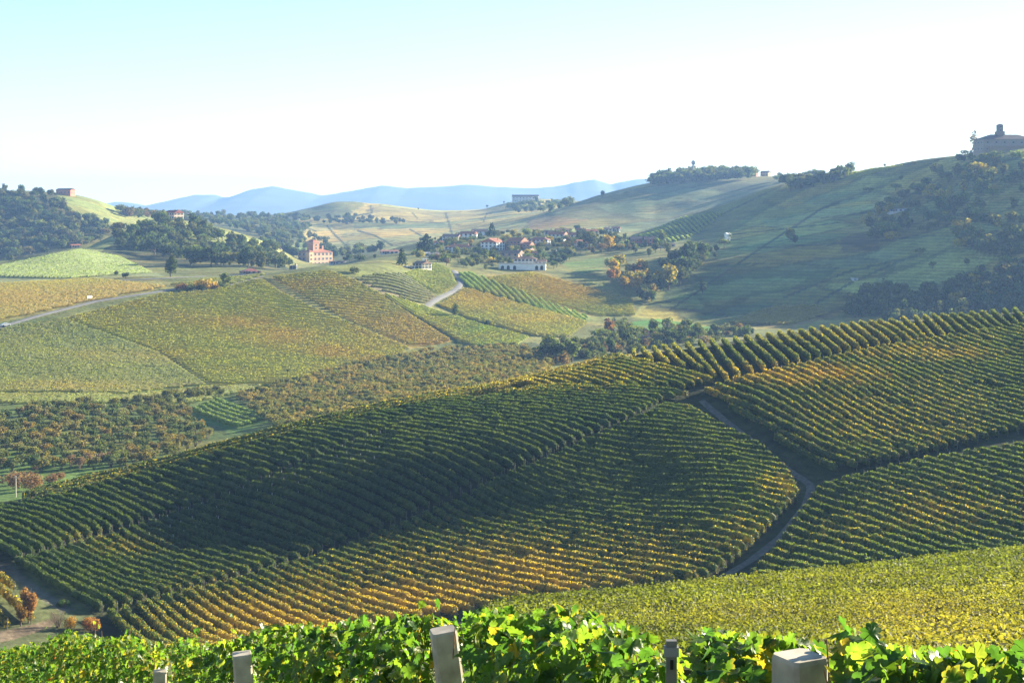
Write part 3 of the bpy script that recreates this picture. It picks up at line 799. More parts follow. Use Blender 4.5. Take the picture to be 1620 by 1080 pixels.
# ---- vineyards farther off: thousands of rows nobody could count
def plan_field(poly, dirp, spacing, ymin, ymax, step, per_m, size, base, extra, acc, h=1.7, w=.62):
    spacing *= 1.22
    p = densify(list(poly) + [poly[0]], 10)
    x, y, _ = hit(p[:, 0], p[:, 1], ymin, ymax)
    d = np.array(dirp, float)
    hx, hy, _ = hit(d[:, 0], d[:, 1], ymin, ymax)
    ang = math.atan2(hy[1] - hy[0], hx[1] - hx[0])
    ca, sa = math.cos(ang), math.sin(ang)
    S = x * ca + y * sa; T = -x * sa + y * ca
    for t in np.arange(T.min() + .5, T.max(), spacing):
        t0, t1, s0, s1 = T, np.roll(T, -1), S, np.roll(S, -1)
        c = (t0 > t) != (t1 > t)
        xs = np.sort(s0[c] + (s1[c] - s0[c]) * (t - t0[c]) / (t1[c] - t0[c]))
        for a, b in zip(xs[::2], xs[1::2]):
            if b - a < 5: continue
            q = np.linspace(a, b, max(4, int((b - a) / 6)))
            g = row_geometry(q * ca - t * sa, q * sa + t * ca, step, per_m, size, h=h, w=w, low=.35, base=np.array(base) * 2.75, extra=extra * .75, soft=True)
            if g: acc.append(g)


def flush(acc, name, label):
    V = []; Q = []; C = []; o = 0
    for v, q, c in acc:
        V.append(v); Q.append(q + o); C.append(c); o += len(v)
    ob = obj(name, mesh_from(name, np.concatenate(V), [np.concatenate(Q)], np.concatenate(C), [M_VINE]))
    print(name, o)
    return tag(ob, label, "vineyard", kind="stuff")


far_acc = []
VG = (0.085, 0.115, 0.03)
for poly, dirp, sp, base, extra in [
    ([(-60, 540), (20, 520), (100, 506), (250, 560), (325, 610), (200, 624), (-60, 622)], [(40, 580), (230, 574)], 2.8, (0.08, 0.10, 0.03), .28),
    ([(105, 506), (250, 468), (330, 462), (415, 442), (440, 462), (520, 500), (645, 552), (600, 580), (440, 608), (335, 610), (255, 560)], [(250, 520), (480, 545)], 2.8, (0.12, 0.13, 0.032), .45),
    ([(432, 440), (520, 430), (560, 444), (604, 468), (655, 503), (714, 540), (690, 546), (650, 549), (540, 504)], [(480, 470), (600, 480)], 2.8, (0.11, 0.12, 0.03), .6),
    ([(558, 442), (600, 434), (640, 434), (688, 470), (668, 484), (610, 463)], [(590, 452), (660, 468)], 3.6, (0.075, 0.085, 0.035), .1),
    ([(640, 434), (690, 418), (712, 428), (722, 452), (700, 466), (690, 466)], [(660, 440), (715, 450)], 2.8, (0.12, 0.15, 0.045), .35),
    ([(608, 466), (640, 476), (690, 493), (760, 515), (837, 534), (815, 549), (760, 551), (728, 541), (670, 508), (622, 476)], [(690, 520), (780, 540)], 2.8, (0.09, 0.13, 0.03), .35),
    ([(692, 485), (736, 457), (930, 512), (900, 534), (845, 532), (760, 511)], [(740, 470), (880, 515)], 2.8, (0.115, 0.125, 0.04), .5),
    ([(724, 434), (745, 432), (930, 502), (922, 510), (735, 454)], [(735, 440), (750, 452)], 3.2, (0.085, 0.13, 0.03), .1),
    ([(765, 442), (840, 432), (1000, 475), (1005, 500), (940, 500), (830, 466)], [(800, 450), (930, 470)], 2.9, (0.10, 0.12, 0.035), .5),
    ([(-60, 455), (150, 443), (262, 455), (140, 478), (0, 508), (-60, 525)], [(20, 485), (150, 465)], 2.8, (0.125, 0.125, 0.035), .55),
    ([(270, 452), (330, 444), (420, 436), (350, 456)], [(290, 450), (400, 440)], 2.8, (0.10, 0.12, 0.035), .4),
    ([(295, 652), (345, 634), (428, 663), (372, 680)], [(310, 645), (390, 675)], 2.8, (0.055, 0.08, 0.022), .05),
    ([(-60, 625), (200, 628), (330, 615), (430, 612), (480, 600), (300, 640), (-60, 640)], [(40, 630), (230, 625)], 2.8, (0.08, 0.11, 0.03), .4),
]:
    plan_field(poly, dirp, sp, 400, 1100, 1.3, 9, .40, base, extra, far_acc)
for poly, dirp, sp, base, extra in [
    ([(978, 388), (1080, 345), (1150, 335), (1120, 358), (1090, 378), (1005, 394)], [(1060, 352), (1090, 372)], 3.4, (0.10, 0.13, 0.03), .15),
    ([(1150, 512), (1215, 488), (1290, 483), (1310, 497), (1250, 515)], [(1170, 505), (1280, 492)], 2.8, (0.12, 0.11, 0.03), .6),
    ([(1240, 298), (1350, 272), (1430, 262), (1330, 290)], [(1270, 290), (1400, 268)], 3.6, (0.11, 0.13, 0.03), .3),
    ([(-60, 436), (0, 422), (125, 396), (190, 408), (240, 432), (100, 441)], [(20, 432), (180, 415)], 3.4, (0.11, 0.14, 0.05), .05),
]:
    plan_field(poly, dirp, sp, 650, 1500, 2.2, 3, .7, base, extra, far_acc)
flush(near_acc, "vineyard", "closed canopy of yellow green vines on the near slope behind the front row")
flush(far_acc, "distant_vineyard", "fine vine rows striping the far fields across the valley")
# ------------------------------------------------------------------ trees
def tube(pts, radii, sides=6):
    V = []; Q = []
    pts = [np.array(p, float) for p in pts]
    for k, p in enumerate(pts):
        d = pts[min(k + 1, len(pts) - 1)] - pts[max(k - 1, 0)]
        d /= np.linalg.norm(d) + 1e-9
        a = np.cross(d, (0.3, 1, 0.1)); a /= np.linalg.norm(a) + 1e-9
        b = np.cross(d, a)
        for i in range(sides):
            t = 2 * math.pi * i / sides
            V.append(p + (a * math.cos(t) + b * math.sin(t)) * radii[k])
    for k in range(len(pts) - 1):
        for i in range(sides):
            Q.append((k * sides + i, k * sides + (i + 1) % sides, (k + 1) * sides + (i + 1) % sides, (k + 1) * sides + i))
    return np.array(V), np.array(Q)


def join(parts):
    V = []; Q = []; o = 0
    for v, q in parts:
        V.append(v); Q.append(q + o); o += len(v)
    return np.concatenate(V), np.concatenate(Q)


def trunk_mesh(kind, rs):
    """unit-height trunk with limbs"""
    parts = []
    if kind in ('conifer', 'poplar', 'cypress'):
        parts.append(tube([(0, 0, -.05), (0, 0, .4), (0, 0, .95)], [.022, .016, .004]))
    elif kind in ('hazel', 'bush', 'twiggy'):
        for k in range(7 if kind != 'twiggy' else 13):
            a = rs.random() * 6.28; r = .25 + .25 * rs.random()
            parts.append(tube([(0.03 * math.cos(a), .03 * math.sin(a), -.04), (r * .45 * math.cos(a), r * .45 * math.sin(a), .4), (r * math.cos(a), r * math.sin(a), .85 + .1 * rs.random())], [.02, .013, .003], 4))
            if kind == 'twiggy':
                for j in range(5):
                    b = a + rs.normal(0, .7); z0 = .3 + .1 * j
                    p0 = np.array((r * .45 * math.cos(a), r * .45 * math.sin(a), z0))
                    parts.append(tube([p0, p0 + np.array((math.cos(b) * .16, math.sin(b) * .16, .16)), p0 + np.array((math.cos(b) * .24, math.sin(b) * .24, .33))], [.007, .005, .002], 3))
    else:
        lean = rs.normal(0, .02, 2)
        parts.append(tube([(0, 0, -.05), (lean[0], lean[1], .22), (lean[0] * 2, lean[1] * 2, .5), (lean[0] * 2, lean[1] * 2, .8)], [.034, .026, .018, .005]))
        for k in range(6):
            a = k * 1.05 + rs.random() * .6; z = .22 + .07 * k
            r = .32 * (1 - .06 * k)
            parts.append(tube([(lean[0], lean[1], z), (r * .5 * math.cos(a), r * .5 * math.sin(a), z + .13), (r * math.cos(a), r * math.sin(a), z + .26)], [.014, .009, .003], 4))
    return join(parts)


def crown_geo(kind, n, rs, size):
    """unit-height crown: leaf faces spread over uneven clumps"""
    blobs = []
    if kind == 'broad':
        for k in range(24):
            d = rs.normal(0, 1, 3); d /= np.linalg.norm(d)
            f = rs.random() ** .45
            blobs.append((np.array((.27 * d[0] * f, .27 * d[1] * f, .60 + .27 * d[2] * f)), .09 + .08 * rs.random()))
    elif kind == 'oval':
        for k in range(26):
            d = rs.normal(0, 1, 3); d /= np.linalg.norm(d); f = rs.random() ** .45
            blobs.append((np.array((.19 * d[0] * f, .19 * d[1] * f, .57 + .33 * d[2] * f)), .08 + .06 * rs.random()))
    elif kind == 'spread':
        for k in range(24):
            a = rs.random() * 6.28; r = .42 * rs.random() ** .5
            blobs.append((np.array((r * math.cos(a), r * math.sin(a), .58 + .22 * (rs.random() - .3) - .3 * r * r)), .10 + .09 * rs.random()))
    elif kind == 'conifer':
        for k in range(44):
            z = .12 + .84 * (k / 44) ; r = .27 * (1 - z) ** .8 + .01
            a = k * 2.4 + rs.random()
            blobs.append((np.array((r * .75 * math.cos(a), r * .75 * math.sin(a), z)), .035 + .3 * r * (.6 + .6 * rs.random())))
    elif kind in ('poplar', 'cypress'):
        for k in range(24):
            z = .12 + .84 * k / 24; r = .085 * math.sin(math.pi * min(1, .25 + z * .72)) + .012
            a = rs.random() * 6.28
            blobs.append((np.array((r * .5 * math.cos(a), r * .5 * math.sin(a), z)), r * (.7 + .4 * rs.random()) + .02))
    elif kind == 'hazel':
        for k in range(20):
            a = rs.random() * 6.28; r = .40 * rs.random() ** .5
            blobs.append((np.array((r * math.cos(a), r * math.sin(a), .34 + .44 * rs.random() + .1 * (r / .4))), .10 + .09 * rs.random()))
    elif kind in ('bush', 'twiggy'):
        for k in range(16):
            a = rs.random() * 6.28; r = .5 * rs.random() ** .6
            blobs.append((np.array((r * math.cos(a), r * math.sin(a), .25 + .5 * rs.random() * (1 - r))), .16 + .12 * rs.random()))
    w = np.array([b[1] ** 2 for b in blobs]); w /= w.sum()
    pick = rs.choice(len(blobs), n, p=w)
    c = np.array([b[0] for b in blobs])[pick]; rad = np.array([b[1] for b in blobs])[pick]
    d = rs.normal(0, 1, (n, 3)); d /= np.linalg.norm(d, axis=1)[:, None]
    f = (.55 + .5 * rs.random(n) ** .5)
    if kind == 'conifer':
        d[:, 2] = d[:, 2] * .55 - .15
    P = c + d * (rad * f)[:, None]
    P[:, 2] = np.maximum(P[:, 2], .04)
    V, Q = leaf_quads(P, d, np.full(n, size))
    tone = np.repeat((.62 + .76 * rs.random(n)) * (.75 + .5 * np.array([rs.random() for b in blobs])[pick]), 4)
    hue = np.repeat(rs.normal(0, .10, n), 4)
    C = np.stack([tone * (1 + hue), tone, tone * (1 - hue)], -1)
    return V, Q, np.clip(C, .1, 2)


TREES = {}
for kind, n_lo, n_hi in (('broad', 420, 1500), ('oval', 420, 1500), ('spread', 420, 1500), ('conifer', 420, 1500), ('poplar', 260, 700), ('cypress', 240, 600), ('hazel', 430, 900), ('bush', 260, 900), ('twiggy', 60, 160)):
    for lod, n in (('lo', n_lo), ('hi', n_hi)):
        for v in range(4 if lod == 'lo' else 3):
            rs = np.random.default_rng(abs(hash01(v * 7 + len(kind), ord(kind[0]) + ord(kind[2]) * 3, 2)).__float__().__hash__() % 99991 + v)
            size = {'lo': .115, 'hi': .062}[lod] * {'poplar': .6, 'cypress': .55, 'conifer': .75, 'bush': 1.4, 'twiggy': .7, 'hazel': 1.0}.get(kind, 1)
            tv, tq = trunk_mesh(kind, rs)
            cv, cq, cc = crown_geo(kind, n, rs, size)
            tm = mesh_from(kind + "_trunk", tv, [tq], None, [M_BARK], True)
            cm = mesh_from(kind + "_crown", cv, [cq], cc, [M_TREE])
            both = mesh_from(kind + "_tree", np.concatenate([tv, cv]), [np.concatenate([tq, cq + len(tv)])], np.concatenate([np.ones((len(tv), 3)), cc]), [M_BARK, M_TREE], False,
                             np.concatenate([np.zeros(len(tq)), np.ones(len(cq))]))
            TREES[kind, lod, v] = (tm, cm, both, (cv, cq, cc))

DKG = (0.045, 0.068, 0.026); OLV = (0.095, 0.105, 0.034); GRN = (0.07, 0.10, 0.032); YLW = (0.30, 0.25, 0.045); LGR = (0.13, 0.155, 0.04)
RST = (0.22, 0.105, 0.035); BRN = (0.16, 0.105, 0.045); CON = (0.022, 0.042, 0.024); GOL = (0.38, 0.25, 0.04); GRY = (0.14, 0.11, 0.085)


def jit(c, s=.18):
    k = 1 + random.uniform(-s, s)
    return (c[0] * k * (1 + random.uniform(-s, s) * .5), c[1] * k, c[2] * k * (1 + random.uniform(-s, s) * .5), 1)


def tree(x, y, z, height, kind, colour, label, group=None, name="tree", cat="tree", lod='lo', wide=1.0, parts=True, rot=None):
    tm, cm, both, _ = TREES[kind, lod, random.randrange(4 if lod == 'lo' else 3)]
    sc = (height * wide, height * wide, height)
    if parts:
        root = obj(name, None, loc=(x, y, z))
        t = obj("trunk", tm, root); c = obj("crown", cm, root)
        c.color = jit(colour, .06); t.color = (1, 1, 1, 1)
    else:
        root = obj(name, both, loc=(x, y, z))
        root.color = jit(colour)
    root.scale = sc
    root.rotation_euler = (0, 0, rot if rot is not None else random.uniform(0, 6.28))
    return tag(root, label, cat, group)


def px_tree(px, py, hpx, kind, colour, label, ymin=400, ymax=3000, wide=1.0, lod='lo', **kw):
    """tree whose foot stands at photo pixel (px, py) and which is hpx photo pixels tall"""
    x, y, z = (float(v[0]) for v in hit(px, py, ymin, ymax))
    return tree(x, y, z - .2, hpx * y / F, kind, colour, label, lod=lod, wide=wide, **kw)


def scatter(poly, n, ymin, ymax, hmin, hmax, kinds, colours, label, group, name="tree", cat="tree", lod='lo', wide=1.0, spacing=.55, parts=True, weight=None):
    """individual trees standing apart over a photo polygon, even over the ground"""
    poly = np.array(poly, float)
    got = []
    tries = 0
    while len(got) < n and tries < n * 60:
        tries += 1
        px = random.uniform(poly[:, 0].min(), poly[:, 0].max()); py = random.uniform(poly[:, 1].min(), poly[:, 1].max())
        if not in_poly(np.array([px]), np.array([py]), poly)[0]: continue
        x, y, z = (float(v[0]) for v in hit(px, py, ymin, ymax))
        h = random.uniform(hmin, hmax)
        if any((x - a) ** 2 + (y - b) ** 2 < (spacing * .5 * (h + c)) ** 2 for a, b, c in got): continue
        got.append((x, y, h))
        k = random.choice(kinds); c = random.choice(colours)
        tree(x, y, z - .3, h, k, c, label, group, name, cat, lod, wide * random.uniform(.85, 1.2), parts)
    return len(got)


def wood(name, poly, n, ymin, ymax, hmin, hmax, kinds, colours, label):
    """a far-off wood that reads as one mass"""
    poly = np.array(poly, float)
    V = []; Q = []; C = []; o = 0
    k = 0
    while k < n:
        px = random.uniform(poly[:, 0].min(), poly[:, 0].max()); py = random.uniform(poly[:, 1].min(), poly[:, 1].max())
        if not in_poly(np.array([px]), np.array([py]), poly)[0]: continue
        k += 1
        x, y, z = (float(v[0]) for v in hit(px, py, ymin, ymax))
        h = random.uniform(hmin, hmax)
        v, q, c = TREES[random.choice(kinds), 'lo', random.randrange(4)][3]
        a = random.uniform(0, 6.28)
        vv = np.stack([v[:, 0] * math.cos(a) - v[:, 1] * math.sin(a), v[:, 0] * math.sin(a) + v[:, 1] * math.cos(a), v[:, 2]], -1) * (h * 1.1, h * 1.1, h)
        V.append(vv + (x, y, z - .1 * h)); Q.append(q + o); C.append(c * np.array(jit(random.choice(colours)))[:3]); o += len(v)
    ob = obj(name, mesh_from(name, np.concatenate(V), [np.concatenate(Q)], np.concatenate(C), [M_TREE]))
    ob.color = (1, 1, 1, 1)
    return tag(ob, label, kind="stuff")


# --- woods
BR = ['broad', 'spread', 'broad', 'oval']
wood("wooded_hillside", [(-80, 305), (60, 300), (100, 318), (120, 340), (200, 372), (185, 385), (120, 392), (40, 412), (-80, 430)], 300, 1170, 1850, 9, 15, BR, [DKG, GRN, OLV, GRN, LGR, (0.11, 0.10, 0.04)], "dark wood covering the slope of the western hill")
wood("wooded_hillside", [(265, 338), (330, 340), (430, 345), (485, 345), (490, 365), (440, 385), (360, 360), (280, 352)], 220, 1450, 2700, 9, 14, BR, [GRN, OLV, LGR], "blue green woods on the low ridge behind the knoll")
wood("wooded_hillside", [(1350, 350), (1450, 300), (1500, 255), (1700, 255), (1700, 470), (1560, 500), (1500, 500), (1560, 420), (1480, 380), (1380, 385)], 200, 880, 1300, 7, 13, BR, [GRN, OLV, LGR, OLV, LGR, YLW], "shaded wood on the slope below the hilltop castle")  # lighter greens in the mix stand for sunlit treetops
scatter([(185, 388), (215, 368), (255, 352), (310, 362), (380, 388), (435, 398), (455, 425), (350, 432), (300, 432), (230, 400)], 48, 1000, 1400, 10, 16, BR, [GRN, DKG, OLV, GRN],
        "broad green tree in the wood on the knoll behind the lone tree", "trees of the wood on the knoll")
scatter([(1340, 500), (1355, 478), (1400, 465), (1440, 475), (1530, 455), (1600, 440), (1660, 450), (1640, 500), (1540, 510), (1400, 515)], 40, 700, 1000, 10, 15, BR, [OLV, (0.12, 0.11, 0.045), OLV, GRN],
        "olive brown tree in the wood beyond the crest vine rows", "trees of the wood beyond the crest")
scatter([(1440, 300), (1500, 270), (1560, 255), (1640, 262), (1640, 300), (1560, 310), (1480, 330)], 22, 880, 1300, 9, 14, BR, [LGR, OLV, YLW], "yellow green tree on the slope below the hilltop castle", "lit trees below the hilltop castle")
px_tree(1250, 302, 20, 'oval', LGR, "bright yellow green tree at the end of the saddle", 1100, 1600)
wood("wooded_dip", [(400, 372), (470, 366), (505, 372), (530, 398), (610, 398), (600, 408), (525, 412), (450, 428), (420, 400)], 110, 1465, 2000, 8, 14, BR, [LGR, OLV, GRN], "pale green woods in the dip around the pink castle")
wood("wooded_knoll", [(185, 392), (215, 366), (255, 350), (310, 360), (380, 386), (435, 396), (460, 428), (350, 436), (300, 436), (225, 402)], 150, 1000, 1400, 8, 14, BR, [GRN, OLV, OLV, LGR, GRN], "dense wood covering the near side of the knoll")
wood("hilltop_copse", [(1020, 288), (1060, 281), (1120, 277), (1200, 278), (1200, 285), (1100, 290), (1030, 295)], 150, 1700, 2300, 10, 19, BR, [GRN, OLV, LGR], "dark copse along the hilltop by the water tower")
wood("hilltop_copse", [(1215, 288), (1300, 277), (1350, 273), (1330, 290), (1260, 302)], 60, 1250, 2200, 8, 13, BR, [LGR, OLV, GRN], "olive green trees along the saddle right of the hilltop houses")
wood("ridge_trees", [(190, 338), (300, 340), (345, 342), (260, 348), (200, 345)], 60, 1500, 2400, 9, 14, BR, [GRN, OLV, BRN], "trees along the ridge beside the pink farmhouse")
wood("farm_copse", [(800, 330), (850, 321), (905, 326), (880, 336), (820, 340)], 60, 1800, 2900, 9, 15, BR, [OLV, LGR, GRN], "pale trees below the far hilltop farm")
wood("hedgerow", [(470, 345), (560, 343), (650, 352), (640, 356), (540, 356), (480, 352)], 50, 1900, 2700, 7, 12, BR, [OLV, GRN, DKG], "hedgerows across the far centre hill")
wood("wooded_hillside", [(1330, 500), (1355, 476), (1400, 463), (1440, 473), (1530, 450), (1640, 430), (1700, 440), (1660, 505), (1540, 515), (1400, 520)], 110, 700, 1050, 8, 13, BR, [OLV, OLV, GRN], "olive brown wood in the hollow beyond the crest vine rows")
wood("village_greenery", [(650, 412), (668, 380), (720, 368), (780, 366), (880, 366), (985, 362), (1000, 395), (940, 402), (880, 412), (868, 425), (790, 428), (740, 425), (700, 414)], 330, 930, 1380, 3.0, 7.0, BR + ['bush', 'bush'], [GRN, LGR, OLV, OLV, LGR, YLW, GRN], "garden trees and shrubs filling the village between the houses")
wood("hedgerow", [(1000, 472), (1050, 440), (1100, 400), (1125, 405), (1070, 462), (1030, 482)], 60, 880, 1250, 7, 12, BR, [GRN, DKG, OLV], "dark hedge wood along the foot of the shaded hill")
wood("brush", [(840, 562), (900, 546), (1000, 528), (1150, 522), (1200, 527), (1100, 548), (960, 566), (870, 580)], 150, 560, 900, 3.5, 7, BR + ['bush', 'bush'], [OLV, GRN, OLV, LGR, BRN], "olive brush along the valley floor")
for a, b, h, c in ((1425, 285, 9, LGR), (1447, 262, 7, OLV), (1500, 290, 12, LGR), (1525, 300, 11, YLW), (1545, 335, 13, LGR), (1488, 335, 12, LGR), (1560, 395, 14, LGR), (1585, 385, 13, OLV), (1600, 420, 15, LGR), (1530, 420, 14, OLV), (1475, 425, 14, LGR), (1400, 250, 6, OLV)):  # light crown colours stand for sun on these trees
    px_tree(a, b, h, 'broad', c, "single light green tree standing out on the shaded castle slope", 850, 1450, wide=1.2, group="single trees on the castle slope")
# --- brush in the valley
scatter([(845, 565), (880, 548), (960, 535), (985, 520), (1060, 530), (1130, 528), (1160, 530), (1080, 545), (985, 556), (930, 570), (870, 575)], 44, 560, 900, 5, 10, BR + ['bush'], [OLV, GRN, DKG, LGR],
        "bushy tree in the brush line along the valley floor", "brush along the valley floor")
px_tree(905, 573, 42, 'oval', LGR, "pale green tree standing out of the valley brush", 500, 800, wide=1.1)
px_tree(880, 572, 36, 'broad', DKG, "round dark tree at the left end of the valley brush", 500, 800, wide=1.2)
px_tree(963, 535, 34, 'oval', RST, "orange tree beside a dark cypress in the valley", 600, 1000)
px_tree(972, 516, 16, 'cypress', CON, "small dark cypress beside the orange tree", 600, 1000, wide=2)
for a, b, h in ((1035, 528, 26), (1055, 530, 30), (1085, 528, 28), (1102, 532, 26)):
    px_tree(a, b, h, 'broad', LGR, "light green tree by the bright meadow behind the pink farm", 600, 1000, wide=1.1, group="light trees by the bright meadow")
# --- wooded gully right of the village
scatter([(950, 440), (985, 418), (1020, 430), (1055, 455), (1040, 475), (1000, 465)], 20, 850, 1150, 8, 13, BR, [RST, GOL, YLW, GOL, YLW, LGR], "autumn orange tree in the gully beside the green meadow", "autumn trees in the gully")
scatter([(1050, 440), (1075, 415), (1110, 400), (1120, 415), (1070, 455)], 14, 900, 1250, 10, 17, BR, [OLV, GRN, DKG], "tall dark tree lining the foot of the shaded hill", "trees at the foot of the shaded hill")
px_tree(1088, 425, 50, 'broad', GRN, "largest round green tree at the foot of the shaded hill", 900, 1250)
px_tree(1048, 388, 27, 'oval', LGR, "pale poplar like tree beside the dark red houses", 1000, 1400)
px_tree(1058, 458, 44, 'broad', YLW, "golden yellow tree at the lower end of the gully", 850, 1150)
px_tree(965, 398, 30, 'broad', GOL, "golden tree at the edge of the village roofs", 1000, 1400)
px_tree(932, 395, 32, 'broad', OLV, "brown green tree at the edge of the village roofs", 1000, 1400, wide=1.2)
scatter([(1120, 385), (1155, 380), (1160, 388), (1130, 410), (1115, 415)], 8, 950, 1300, 5, 9, BR, [LGR, OLV], "small tree by the lane to the white hut", "small trees by the lane to the hut")
# --- single trees on the right hill
px_tree(1249, 383, 26, 'broad', LGR, "sunlit tree alone on the dark hillside", 900, 1400)
px_tree(1258, 388, 18, 'broad', DKG, "dark companion just right of the sunlit hillside tree", 900, 1400)
px_tree(1112, 466, 24, 'oval', DKG, "dark tree alone at the foot of the shaded hill", 800, 1200)
px_tree(1417, 302, 14, 'spread', LGR, "flat lit tree high on the slope, right one", 1000, 1500, wide=1.4)
px_tree(1374, 306, 12, 'spread', LGR, "flat lit tree high on the slope, left one", 1000, 1500, wide=1.5)
px_tree(1454, 405, 16, 'spread', LGR, "small lit tree at the end of a dark hedge on the slope", 880, 1300, wide=1.3)
scatter([(1395, 365), (1440, 350), (1450, 362), (1410, 375)], 9, 900, 1300, 6, 9, BR, [DKG], "dark tree of the small clump in the middle of the slope", "small dark clump on the slope")
px_tree(1541, 240, 38, 'poplar', GRY, "tall thin bare poplar left of the hilltop castle", 1000, 1500, wide=1.3)
px_tree(1527, 240, 9, 'bush', DKG, "small dark bush on the skyline left of the castle", 1000, 1500, wide=1.2, name="bush", cat="bush")
px_tree(1590, 478, 26, 'broad', BRN, "brownish tree behind the crest at the right", 600, 1000, wide=1.2)
# --- left: lone tree and neighbours
px_tree(270, 438, 36, 'oval', DKG, "lone dark oval tree on the crest beside the lane", 700, 900, wide=1.15, lod='hi')
px_tree(199, 442, 14, 'broad', DKG, "small round tree left along the crest lane", 700, 950, wide=1.2)
px_tree(184, 437, 10, 'broad', OLV, "tiny tree at the left start of the crest lane", 700, 950, wide=1.2)
for a, b, h, c, lab in ((288, 458, 13, RST, "rusty bush at the left end of the hedge by the road"), (300, 461, 11, DKG, "dark low bush in the hedge by the road"), (318, 461, 13, DKG, "wide dark bush in the hedge under the yellow tree"),
                        (326, 458, 22, GOL, "yellow topped bush in the hedge by the road"), (337, 459, 14, BRN, "brown bush at the right end of the hedge by the road"), (357, 452, 24, LGR, "round yellow green tree by the road stub")):
    px_tree(a, b, h, 'bush' if c is not LGR else 'broad', c, lab, 600, 900, wide=1.3, name="bush" if c is not LGR else "tree", cat="bush" if c is not LGR else "tree")
px_tree(349, 456, 10, 'bush', DKG, "dark bush at the foot of the round yellow green tree", 600, 900, wide=1.3, name="bush", cat="bush")
px_tree(720, 502, 24, 'oval', LGR, "pale green tree alone in the field below the winding road", 600, 1000, lod='hi')
px_tree(770, 514, 12, 'bush', DKG, "round dark bush alone in the striped field", 600, 1000, wide=1.2, name="bush", cat="bush")
px_tree(455, 592, 10, 'oval', DKG, "tiny dark tree in the yellow field above the orchard", 400, 800)
# --- village trees
px_tree(675, 402, 34, 'conifer', CON, "big dark conifer at the left end of the village", 950, 1300, wide=1.5)
px_tree(667, 402, 22, 'broad', DKG, "dark bushy tree at the foot of the big conifer", 950, 1300, wide=1.1)
px_tree(636, 420, 29, 'conifer', DKG, "conifer beside the small cream farmhouse", 850, 1100, wide=1.2)
px_tree(778, 375, 24, 'conifer', CON, "tall dark conifer behind the white gabled house", 1100, 1400, wide=1.2)
px_tree(724, 410, 22, 'oval', LGR, "pale tree in front of the long white house", 950, 1300)
px_tree(793, 394, 14, 'broad', GOL, "bright yellow tree beside the white gabled house", 1000, 1300, wide=1.3)
px_tree(812, 376, 15, 'broad', YLW, "yellow green tree above the red roofed houses", 1100, 1400, wide=1.4)
px_tree(822, 378, 12, 'broad', YLW, "smaller yellow tree right of the yellow green one", 1100, 1400, wide=1.3)
px_tree(745, 387, 10, 'broad', GOL, "orange yellow tree behind the long white house roof", 1050, 1400, wide=1.2)
px_tree(870, 385, 14, 'broad', YLW, "yellow tree right of the brown roofed house", 1050, 1400, wide=1.2)
px_tree(899, 398, 20, 'broad', GOL, "yellow brown tree right of the big white house", 950, 1300, wide=1.2)
px_tree(692, 414, 14, 'broad', BRN, "brown bushy tree left of the road bend", 900, 1200, wide=1.1)
px_tree(706, 420, 14, 'broad', BRN, "brown rounded tree by the road bend", 900, 1200, wide=1.2)
px_tree(733, 422, 12, 'broad', GRN, "small green tree at the top of the winding road", 900, 1200, wide=1.2)
px_tree(768, 412, 20, 'oval', LGR, "pale slender tree left of the terrace house", 950, 1250)
px_tree(779, 412, 12, 'oval', LGR, "short pale tree beside the slender one", 950, 1250)
scatter([(735, 408), (755, 402), (785, 402), (785, 414), (740, 415)], 9, 950, 1250, 5, 8, BR, [DKG, CON, GRN], "dark garden tree between the white houses", "garden trees between the white houses")
scatter([(862, 412), (890, 400), (905, 412), (880, 425), (864, 425)], 10, 930, 1250, 5, 9, BR, [DKG, CON, GRN], "dark tree right of the terrace house", "dark trees by the terrace house")
scatter([(880, 378), (960, 374), (1010, 392), (1000, 405), (930, 400), (885, 392)], 22, 1000, 1400, 5, 10, BR, [OLV, GRN, DKG, BRN], "garden tree among the farther village roofs", "trees among the farther roofs")
scatter([(655, 396), (690, 386), (700, 398), (740, 402), (700, 408)], 8, 950, 1300, 4, 7, BR, [GRN, OLV], "garden tree in front of the long white house", "garden trees by the long white house")
scatter([(1000, 392), (1050, 388), (1060, 405), (1010, 410)], 10, 1000, 1300, 5, 10, BR, [GRN, OLV, DKG], "tree in front of the dark red houses", "trees by the dark red houses")
px_tree(915, 385, 22, 'conifer', CON, "dark conifer among the farther village roofs", 1050, 1400, wide=1.1)
px_tree(913, 366, 12, 'broad', DKG, "dark tree on the slope above the village roofs", 1150, 1600, wide=1.4)
# --- far centre ridge
px_tree(953, 311, 11, 'broad', DKG, "round tree alone on the far skyline", 1800, 2600)
px_tree(771, 326, 6, 'broad', DKG, "tiny round tree on the far skyline by the farm", 2200, 3000)
px_tree(797, 320, 5, 'broad', DKG, "tiny dark tree nearer the far farm", 2200, 3000)
px_tree(662, 332, 4, 'broad', DKG, "tiny tree on the saddle of the far hill", 2200, 3000)
scatter([(540, 412), (580, 405), (600, 408), (560, 416)], 7, 1000, 1300, 4, 7, ['bush', 'broad'], [GRN, DKG], "dark bush on the bank right of the castle", "bushes on the bank by the castle")
px_tree(560, 432, 14, 'bush', OLV, "olive bush on the grass bank above the orange field", 800, 1000, name="bush", cat="bush")

